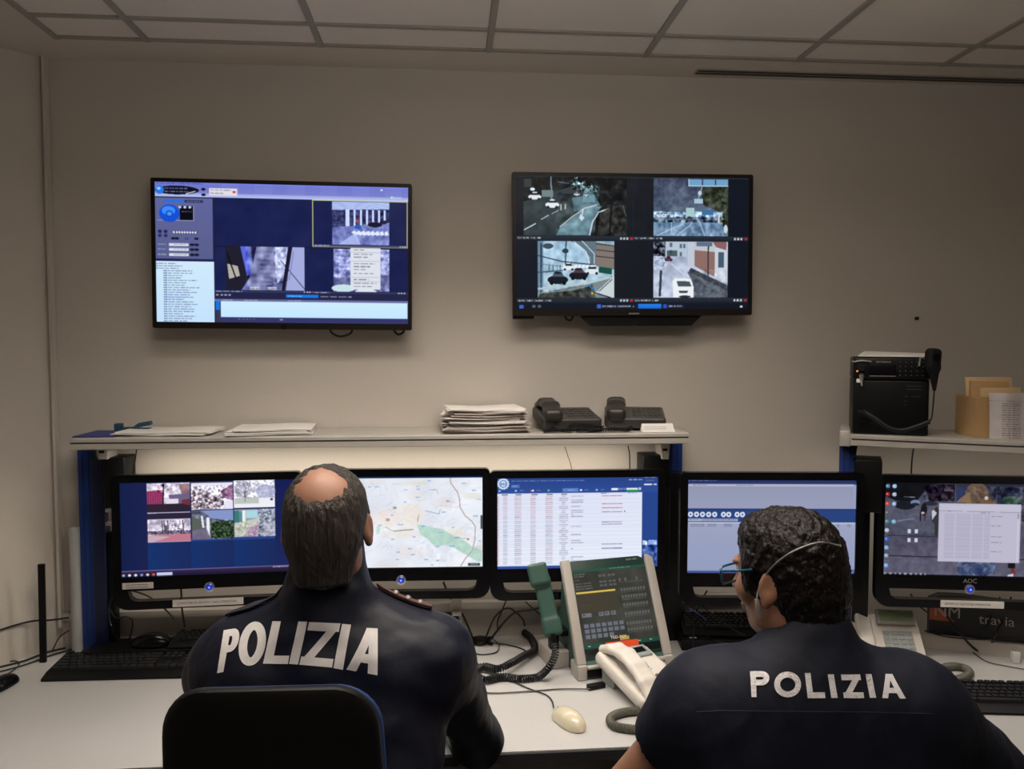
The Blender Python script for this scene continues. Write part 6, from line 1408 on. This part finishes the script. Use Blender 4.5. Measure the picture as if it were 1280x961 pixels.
# ------------------------------------------------------------------ the man at the left
man = thing('person', 'seated person with short grey hair and bald crown, navy jacket lettered POLIZIA', 'person', (atD(400, 700, 1.55).x, atD(400, 700, 1.55).y, 0))
HM = Matrix.Translation(atD(409, 652, 1.55)) @ Matrix.Rotation(-YAW+R(3), 4, 'Z') @ Matrix.Rotation(R(-6), 4, 'X')
shR, elR, wrR = atD(538, 822, 1.60), atD(598, 903, 1.86), None
shL, elL = atD(292, 832, 1.60), atD(256, 912, 1.82)
elR.z = DESK_Z+.066; elL.z = DESK_Z+.066
wrR = Vector((elR.x-.10, elR.y+.24, DESK_Z+.045)); wrL = Vector((elL.x+.10, elL.y+.24, DESK_Z+.045))
neck0, neck1 = atD(408, 735, 1.57), HM @ Vector((0, -.02, -.06))
pel = Vector((atD(400, 900, 1.5).x, 1.46, .63))
f = Field((-1.05, 1.15, .45), (.35, 2.35, 1.56), .004)
head_field(f, HM)
f.cap(neck0, neck1, .060, .056, k=.03)
f.cap(shL, shR, .055, .055, k=.03)
for q in (-.10, 0, .10): f.cap(neck0+Vector((q, .0, -.16)), pel+Vector((q*.8, .02, .0)), .105, .11, k=.04)
for sh, el, wr in ((shR, elR, wrR), (shL, elL, wrL)):
    f.cap(sh, el, .050, .040, k=.03).cap(el, wr, .040, .027, k=.02)
hand_field(f, wrR, (-.25, 1, -.12), (-1, 0, 0), (0, 0, 1)); hand_field(f, wrL, (.25, 1, -.12), (1, 0, 0), (0, 0, 1))
fobj('body', f, skin_m, man)
for s in (-1, 1):
    E = HM @ Matrix.Translation((s*.031, .0795, .006)); obj('eye', B().lathe([(.0005, -.011), (.008, -.0078), (.011, 0), (.008, .0078), (.0005, .011)], E, 16), eye_m, man, world=True)
# jacket
f = Field((-1.05, 1.10, .52), (.35, 2.25, 1.42), .005)
f.cap(shL, shR, .080, .080, k=.05)
f.cap(neck0+Vector((0, -.004, -.03)), shR+Vector((-.02, 0, .005)), .074, .070, k=.06).cap(neck0+Vector((0, -.004, -.03)), shL+Vector((.02, 0, .005)), .074, .070, k=.06)
f.cap(neck0+Vector((0, .005, -.03)), neck0+Vector((0, .016, .098)), .080, .075, k=.03)
for q in (-.12, 0, .12): f.cap(neck0+Vector((q, .0, -.17)), pel+Vector((q*.75, .0, .02)), .122, .125, k=.06)
f.cap(pel+Vector((-.08, .01, -.03)), pel+Vector((.08, .01, -.03)), .135, .135, k=.05)
for sh, el, wr in ((shR, elR, wrR), (shL, elL, wrL)):
    f.cap(sh, el, .074, .062, k=.05).cap(el, wr.lerp(el, .06), .062, .046, k=.03).ell((0, 0, 0), (.05, .05, .05), Matrix.Translation(el+Vector((0, -.008, 0))), k=.03)
f.noise(.0065, 13, 3, (1, 1, .6)).noise(.0042, 34, 5, (1, 1, .7))
f.cap(HM @ Vector((0, .0, .04)), HM @ Vector((0, .015, -.07)), .080, .057, k=.010, sub=True)
f.rbox((0, 0, 0), (3, 3, .06), 0, Matrix.Translation((0, 0, DESK_Z-.058+.0)) , k=.001, sub=True) if False else None
jk, JV = fobj('jacket', f, jacket_m, man, 'navy blue jacket')
jb = bvh_of(JV)
def q4(*p): return [(x/2.458+180, y/2.458+570) for x, y in p]
mq = [('P', q4((246, 536), (300, 529), (226, 667), (274, 658)), 9), ('O', q4((302, 512), (384, 508), (284, 646), (366, 642)), 10.5), ('L', q4((396, 508), (466, 508), (366, 637), (443, 638)), 10.5),
      ('I', q4((475, 508), (503, 508), (446, 638), (474, 640)), 11.2), ('Z', q4((508, 510), (603, 514), (478, 640), (578, 649)), 10.5), ('I', q4((608, 515), (636, 518), (582, 651), (612, 656)), 11.2), ('A', q4((634, 526), (716, 530), (622, 655), (718, 673)), 10.5)]
quads_apex[id(mq[6][1][0])] = .82
letters(jk, refl_m, mq, jb, .01)
# collar seam, epaulette
def stripe(parent, m, pts, wd, bvh, name, extra=.003, thick=.006):
    bb = B(); P = []
    for i in range(len(pts)-1):
        n_ = max(2, int(math.hypot(pts[i+1][0]-pts[i][0], pts[i+1][1]-pts[i][1])/4))
        P += [(pts[i][0]+(pts[i+1][0]-pts[i][0])*k/n_, pts[i][1]+(pts[i+1][1]-pts[i][1])*k/n_) for k in range(n_)]
    P.append(pts[-1]); W3 = []
    for px, py in P:
        d_ = ray(px, py).normalized(); h = bvh.ray_cast(CAM, d_)
        if h[0]: W3.append(h[0]+(h[1] if h[1].dot(d_) < 0 else -h[1])*extra)
    if len(W3) > 2: return obj(name, B().tube(W3, wd, 6), m, parent, world=True)
ep = B(); 
sA, sB = neck0.lerp(shR, .48), neck0.lerp(shR, 1.02)
def top(p):
    h = jb.ray_cast(Vector((p.x, p.y, 2)), Vector((0, 0, -1))); return h[0]+Vector((0, 0, .004)) if h[0] else p
rowsE = []
for i in range(10):
    c = sA.lerp(sB, i/9); rowsE.append([top(c+Vector((0, y+.022, 0))) for y in (-.020, -.010, 0, .010, .020)])
for i in range(9):
    for j in range(4):
        a, b_, c, d_ = rowsE[i][j], rowsE[i][j+1], rowsE[i+1][j+1], rowsE[i+1][j]; up = Vector((0, 0, .006))
        ep.hexa([a, b_, c, d_, a+up, b_+up, c+up, d_+up])
obj('epaulette', ep, maroon_m, jk, 'maroon shoulder board', world=True)
for i in (3, 5, 7): obj('epaulette_badge', B().lathe([(.001, 0), (.007, .001), (.004, .005), (.001, .006)], Matrix.Translation(rowsE[i][1]+Vector((0, 0, .006)))), epg_m, jk, world=True)
ep = B(); sA, sB = neck0.lerp(shL, .45), neck0.lerp(shL, 1.05); rowsE = []
for i in range(10):
    c = sA.lerp(sB, i/9); rowsE.append([top(c+Vector((0, y, 0))) for y in (-.022, 0, .022)])
for i in range(9):
    for j in range(2):
        a, b_, c, d_ = rowsE[i][j], rowsE[i][j+1], rowsE[i+1][j+1], rowsE[i+1][j]; up = Vector((0, 0, .004)); ep.hexa([a, b_, c, d_, a+up, b_+up, c+up, d_+up])
obj('epaulette', ep, jacket_m, jk, world=True)
# hair
f = Field(HM.to_translation()-Vector((.13, .16, .16)), HM.to_translation()+Vector((.13, .16, .16)), .0022)
f.ell((0, -.016, .028), (.0815, .0985, .0885), HM, k=.01).ell((0, -.045, -.022), (.070, .060, .070), HM, k=.03).cap(HM @ Vector((0, -.044, -.03)), HM @ Vector((0, -.034, -.12)), .060, .056, k=.03)
for s in (-1, 1): f.ell((s*.060, .02, -.005), (.020, .03, .035), HM, k=.02)
f.ell((0, .11, -.065), (.075, .085, .095), HM, k=.006, sub=True)      # face
f.thin((0, -.066, .070), (.054, .062, .038), .0105, HM)      # bald crown
for s in (-1, 1): f.ell((s*.085, .002, -.016), (.02, .023, .032), HM, k=.004, sub=True)
f.rbox((0, 0, -.22), (.3, .3, .105), 0, HM, k=.01, sub=True)
f.noise(.0012, 150, 11, (1, 1, .25)).noise(.0010, 380, 12, (1, 1, .25))
fobj('hair', f, grey_hair, man, 'short grey hair around a bald crown')
# trousers and shoes
def legs(pr, pelv, f_lo, f_hi, kneeY, m, seat):
    f = Field(f_lo, f_hi, .007); feet = []
    f.cap(pelv+Vector((-.09, 0, -.02)), pelv+Vector((.09, 0, -.02)), .115, .115, k=.05)
    for s in (-1, 1):
        kn = Vector((pelv.x+s*.13, kneeY, seat+.02)); an = Vector((pelv.x+s*.13, kneeY+.02, .10))
        f.cap(pelv+Vector((s*.09, .02, -.03)), kn, .085, .062, k=.04).cap(kn, an, .060, .048, k=.03); feet.append(an)
    fobj('trousers', f, m, pr)
    for an in feet:
        g = Field(an+Vector((-.08, -.12, -.11)), an+Vector((.08, .24, .06)), .005); g.ell((0, .05, -.055), (.044, .135, .042), Matrix.Translation(an), k=.02).cap(an, an+Vector((0, -.01, -.04)), .045, .045, k=.03)
        g.rbox((0, 0, -.18), (.3, .4, .082), 0, Matrix.Translation(an), k=.002, sub=True); fobj('shoe', g, shoe_m, pr)
legs(man, pel, (pel.x-.35, 1.2, .0), (pel.x+.35, 2.2, .80), 1.90, trouser_m, .52)

# ------------------------------------------------------------------ the person with the headset
wom = thing('person', 'seated person with short dark hair, blue spectacles and headset, navy polo lettered POLIZIA', 'person', (atD(1010, 800, 1.4).x, atD(1010, 800, 1.4).y, 0))
HW = Matrix.Translation(atD(985, 716, 1.45)) @ Matrix.Rotation(-YAW+R(39), 4, 'Z') @ Matrix.Rotation(R(-8), 4, 'X')
sR, sL = atD(1140, 882, 1.38), atD(886, 880, 1.38)
eR, eL = atD(1268, 1000, 1.48), atD(772, 1000, 1.50)
wR = Vector((eR.x-.16, eR.y+.26, DESK_Z+.055)); wLl = Vector((eL.x+.16, eL.y+.26, DESK_Z+.055))
n0, n1 = atD(1012, 800, 1.42), HW @ Vector((0, -.02, -.07))
pw = Vector((atD(1010, 950, 1.35).x, 1.30, .60))
f = Field((-.15, 1.0, .42), (1.35, 2.1, 1.50), .004)
head_field(f, HW, female=True)
f.cap(n0, n1, .060, .056, k=.03).cap(sL, sR, .060, .060, k=.03)
for q in (-.10, 0, .10): f.cap(n0+Vector((q, .0, -.16)), pw+Vector((q*.8, .02, .0)), .105, .11, k=.04)
for sh, el, wr in ((sR, eR, wR), (sL, eL, wLl)): f.cap(sh, el, .054, .044, k=.03).cap(el, wr, .043, .028, k=.02)
hand_field(f, wR, (-.3, 1, -.12), (-1, 0, 0), (0, 0, 1)); hand_field(f, wLl, (.3, 1, -.12), (1, 0, 0), (0, 0, 1))
_, WV = fobj('body', f, skin_m, wom)
for s in (-1, 1):
    E = HW @ Matrix.Translation((s*.031, .0795, .006)); obj('eye', B().lathe([(.0005, -.011), (.008, -.0078), (.011, 0), (.008, .0078), (.0005, .011)], E, 16), eye_m, wom, world=True)
f = Field((-.15, .98, .50), (1.35, 1.80, 1.36), .005)
f.cap(sL, sR, .072, .072, k=.05)
f.cap(n0+Vector((0, -.01, -.050)), sR+Vector((-.02, 0, .008)), .072, .068, k=.05).cap(n0+Vector((0, -.01, -.050)), sL+Vector((.02, 0, .008)), .072, .068, k=.05)
f.cap(n0+Vector((.004, .0, -.03)), n0+Vector((.004, .004, .012)), .086, .078, k=.03)
for q in (-.14, 0, .14): f.cap(n0+Vector((q, -.01, -.19)), pw+Vector((q*.8, .0, .02)), .135, .125, k=.06)
slR, slL = sR.lerp(eR, .70), sL.lerp(eL, .34)
f.cap(sR, slR, .072, .072, k=.05).cap(sL, slL, .070, .068, k=.05)
f.noise(.0065, 13, 8, (1, 1, .6)).noise(.0036, 34, 9, (1, 1, .8))
f.cap(slR+(eR-sR).normalized()*.035, eR+(eR-sR)*.5, .062, .07, k=.006, sub=True).cap(slL+(eL-sL).normalized()*.035, eL+(eL-sL)*.5, .060, .07, k=.006, sub=True)
dR = (eR-sR).normalized(); dL = (eL-sL).normalized()
for p_, d_ in ((slR, dR), (slL, dL)):     # sleeves end in a straight cut
    Mz = Matrix.Translation(p_+d_*.14) @ d_.to_track_quat('Z', 'Y').to_matrix().to_4x4(); f.rbox((0, 0, 0), (.13, .13, .10), .0, Mz, k=.004, sub=True)
f.cap(HW @ Vector((0, .0, .02)), HW @ Vector((0, .0, -.10)), .080, .066, k=.012, sub=True)
po, PV = fobj('polo_shirt', f, polo_m, wom, 'navy blue short sleeved polo shirt'); pb_ = bvh_of(PV)
def w4(*p): return [(x/2.415+750, y/2.415+620) for x, y in p]
wq = [('P', w4((452, 530), (511, 530), (456, 607), (508, 607)), 7.2), ('O', w4((524, 531), (606, 531), (525, 607), (606, 607)), 7.4), ('L', w4((617, 534), (672, 534), (626, 609), (679, 609)), 7.4),
      ('I', w4((686, 538), (704, 538), (697, 609), (716, 609)), 7.6), ('Z', w4((726, 539), (783, 539), (735, 609), (796, 609)), 7.2), ('I', w4((799, 538), (817, 538), (813, 609), (832, 609)), 7.6), ('A', w4((847, 538), (908, 538), (850, 610), (922, 611)), 6.5)]
quads_apex[id(wq[6][1][0])] = .40
letters(po, emb_m, wq, pb_, .01, .002)
stripe(po, seam_m, [(870, 890), (900, 888), (980, 889), (1080, 890), (1165, 892)], .0009, pb_, 'yoke_seam', .0)
# hair
f = Field(HW.to_translation()-Vector((.15, .15, .20)), HW.to_translation()+Vector((.15, .15, .15)), .0022)
f.ell((0, -.014, .030), (.083, .099, .094), HW, k=.01).ell((0, -.042, -.030), (.070, .058, .080), HW, k=.03).ell((0, .03, .072), (.064, .055, .045), HW, k=.02)
f.cap(HW @ Vector((0, -.048, -.03)), HW @ Vector((0, -.040, -.11)), .056, .048, k=.03)
for s in (-1, 1): f.ell((s*.064, .030, .0), (.016, .024, .045), HW, k=.02)
f.noise(.0014, 130, 21).noise(.0014, 260, 22).noise(.0009, 460, 23)
f.ell((0, .125, -.055), (.074, .082, .105), HW, k=.006, sub=True)
for s in (-1, 1): f.ell((s*.092, .010, -.018), (.026, .026, .036), HW, k=.004, sub=True).ell((s*.080, .045, -.080), (.04, .055, .05), HW, k=.006, sub=True)
hair, HV = fobj('hair', f, dark_hair, wom, 'short dark wavy hair')
hb_ = bvh_of(HV)
legs(wom, pw, (pw.x-.35, 1.05, .0), (pw.x+.35, 2.15, .78), 1.76, trouser_m, .50)
# spectacles
gl = thing('spectacles', 'blue framed spectacles worn by the person with the headset', 'spectacles', HW @ Vector((0, .1, 0)))
GF = HW @ Matrix.Translation((0, .106, -.004))
for s in (-1, 1):
    rim = [(s*.034+.027*c_, 0, z_) for c_, z_ in [(math.copysign(abs(math.cos(a))**.4, math.cos(a)), .017*math.copysign(abs(math.sin(a))**.4, math.sin(a))) for a in np.linspace(0, 2*math.pi, 29)[:-1]]]
    obj('rim', B().tube([GF @ Vector(p) for p in rim], .0022, 6, closed=True), glass_m, gl, world=True)
    obj('temple', B().tube([GF @ Vector((s*.060, .001, .012)), GF @ Vector((s*.071, -.008, .012)), GF @ Vector((s*.081, -.055, .018)), GF @ Vector((s*.084, -.088, .024))], .0022, 6), glass_m, gl, world=True)
    obj('lens', B().prism([[(x, z) for x, _, z in rim]], -.0006, .0006, GF), lens_m, gl, world=True)
obj('bridge', B().tube([GF @ Vector((-.009, .0, .006)), GF @ Vector((0, .004, .009)), GF @ Vector((.009, 0, .006))], .002, 6), glass_m, gl, world=True)
# headset: a thin band round the back of the head, ear pieces at both ears
hd = thing('headset', 'thin grey headset band over the dark hair with ear pieces', 'headset', HW @ Vector((0, 0, .1)))
bp = []
for px, py in [(947, 742), (950, 732), (957, 719), (966, 708), (978, 698), (992, 689), (1008, 682), (1024, 678), (1038, 678), (1050, 682), (1058, 689)]:
    d_ = ray(px, py).normalized(); h = hb_.ray_cast(CAM, d_)
    if h[0] is None: h = BVHTree.ray_cast(bvh_of(WV), CAM, d_)
    if h[0]: bp.append(h[0]-d_*.006)
if bp:
    bp = [bp[0]+Vector((-.004, -.006, -.008))]+bp
    L_ = spline(bp[::2] if len(bp) > 6 else bp, 6)
    obj('band', B().tube(L_, .0018, 8), band_m, hd, world=True)
    rE = HW @ Vector((.088, -.004, -.004)); obj('band_end', B().tube(spline([L_[-1], L_[-1].lerp(rE, .5)+Vector((.008, 0, .006)), rE], 6), .0026, 8), band_m, hd, world=True)
for s in (-1, 1):
    E = HW @ Matrix.Translation((s*.090, -.002, -.012)) @ Matrix.Rotation(R(90), 4, 'Y')
    if s > 0: obj('ear_cushion', B().lathe([(.002, -.010), (.022, -.010), (.026, -.002), (.024, .008), (.012, .011), (.002, .011)], E), black_m, hd, world=True)
    else:
        a_ = atD(944, 752, 1.40); 
        e0 = bp[0] if bp else HW @ Vector((-.09, 0, 0))
        obj('ear_piece', B().tube([e0, e0+Vector((.002, -.002, -.018)), e0+Vector((.010, .002, -.034))], [.004, .006, .0045], 8), lgrey_m, hd, 'pale ear hook', world=True)

# ------------------------------------------------------------------ office chair behind the man
def office_chair(label, loc, rz, backz, W_=.385, H_=.42, s=1):
    t = thing('office_chair', label, 'chair', loc, rz)
    out = rrect(-W_/2, backz-H_, W_/2, backz, .085, 8)
    out = [(x*(1-.10*((z-(backz-H_))/H_)), z) for x, z in out]
    def bent(b_, amp):
        for v in b_.v: v.y += amp*(v.x/(W_/2))**2-.10*(v.z-(backz-H_/2))
        return b_
    def pad(o_, y0, y1, grow, round_):
        bb = B(); n = 6; cz = backz-H_/2; prof = []
        for i in range(n+1): prof.append((y0+(y1-y0)*i/n, 1-round_*(abs(i/n-.5)*2)**4))
        ring = lambda y, k_: [Vector((x*(1+grow)*1, y, cz+(z-cz)*(1+grow))) if k_ == 1 else Vector((x*(1+grow)*k_, y, cz+(z-cz)*(1+grow)*k_)) for x, z in out]
        vs = []; N = len(out)
        ks = []
        for y, k_ in prof: ks.append((y, k_))
        allr = []
        for kk in (.0, .3, .6, .85): allr.append((prof[0][0]-.004*(1-kk*kk), prof[0][1]*kk if kk else .001))
        allr += ks
        for kk in (.85, .6, .3, .0): allr.append((prof[-1][0]+.010*(1-kk*kk), prof[-1][1]*kk if kk else .001))
        for y, k_ in allr: vs += ring(y, k_)
        fs = []
        for i in range(len(allr)-1):
            for j in range(N): fs.append((i*N+j, i*N+(j+1) % N, (i+1)*N+(j+1) % N, (i+1)*N+j))
        return bb.add(vs, fs)
    obj('back_shell', bent(pad(out, -.022, .006, -.004, .05), .035), seatb_m, t, 'black plastic back shell')
    bc_ = obj('back_cushion', bent(pad(out, .008, .026, .012, .03), .035), cush_m, t, 'blue upholstered back cushion'); bc_.location.z = -.013
    st_ = backz-.66*s
    obj('back_bar', B().tube([(0, -.02, backz-.25), (0, -.045, st_+.06), (0, .02, st_-.02), (0, .16, st_-.02)], .018, 8), seatb_m, t)
    obj('seat', B().box((-.23, .02, st_-.01), (.23, .46, st_+.05), bv=.025), cush_m, t, 'blue upholstered seat')
    obj('seat_shell', B().box((-.22, .03, st_-.03), (.22, .45, st_-.008), bv=.008), seatb_m, t)
    obj('gas_column', B().lathe([(.03, .10), (.03, .30), (.018, .30), (.018, st_-.03)], Matrix.Translation((0, .24, 0))), seatb_m, t)
    for k in range(5):
        a_ = R(72*k+18); d_ = Vector((math.cos(a_), math.sin(a_), 0)); c_ = Vector((0, .24, 0))
        lg = obj('base_arm', B().tube([c_+Vector((0, 0, .11)), c_+d_*.15+Vector((0, 0, .095)), c_+d_*.27+Vector((0, 0, .07))], [.025, .02, .014], 8), seatb_m, t)
        pr_ = Vector((-d_.y, d_.x, 0)); ce = c_+d_*.27+Vector((0, 0, .028))
        obj('castor', B().tube([ce-pr_*.022, ce+pr_*.022], .027, 14), seatb_m, lg)
    return t
cw = atD(338, 858, 1.27)
ch = office_chair('office chair with black back shell and blue cushion rim, behind the person with grey hair', (cw.x, cw.y-.0, 0), -YAW*.3, atD(335, 856, 1.27).z+.006, s=1.19)
office_chair('office chair with a low black back, under the person wearing the headset', (pw.x, pw.y-.235, 0), 0, .97, H_=.34, s=.85)
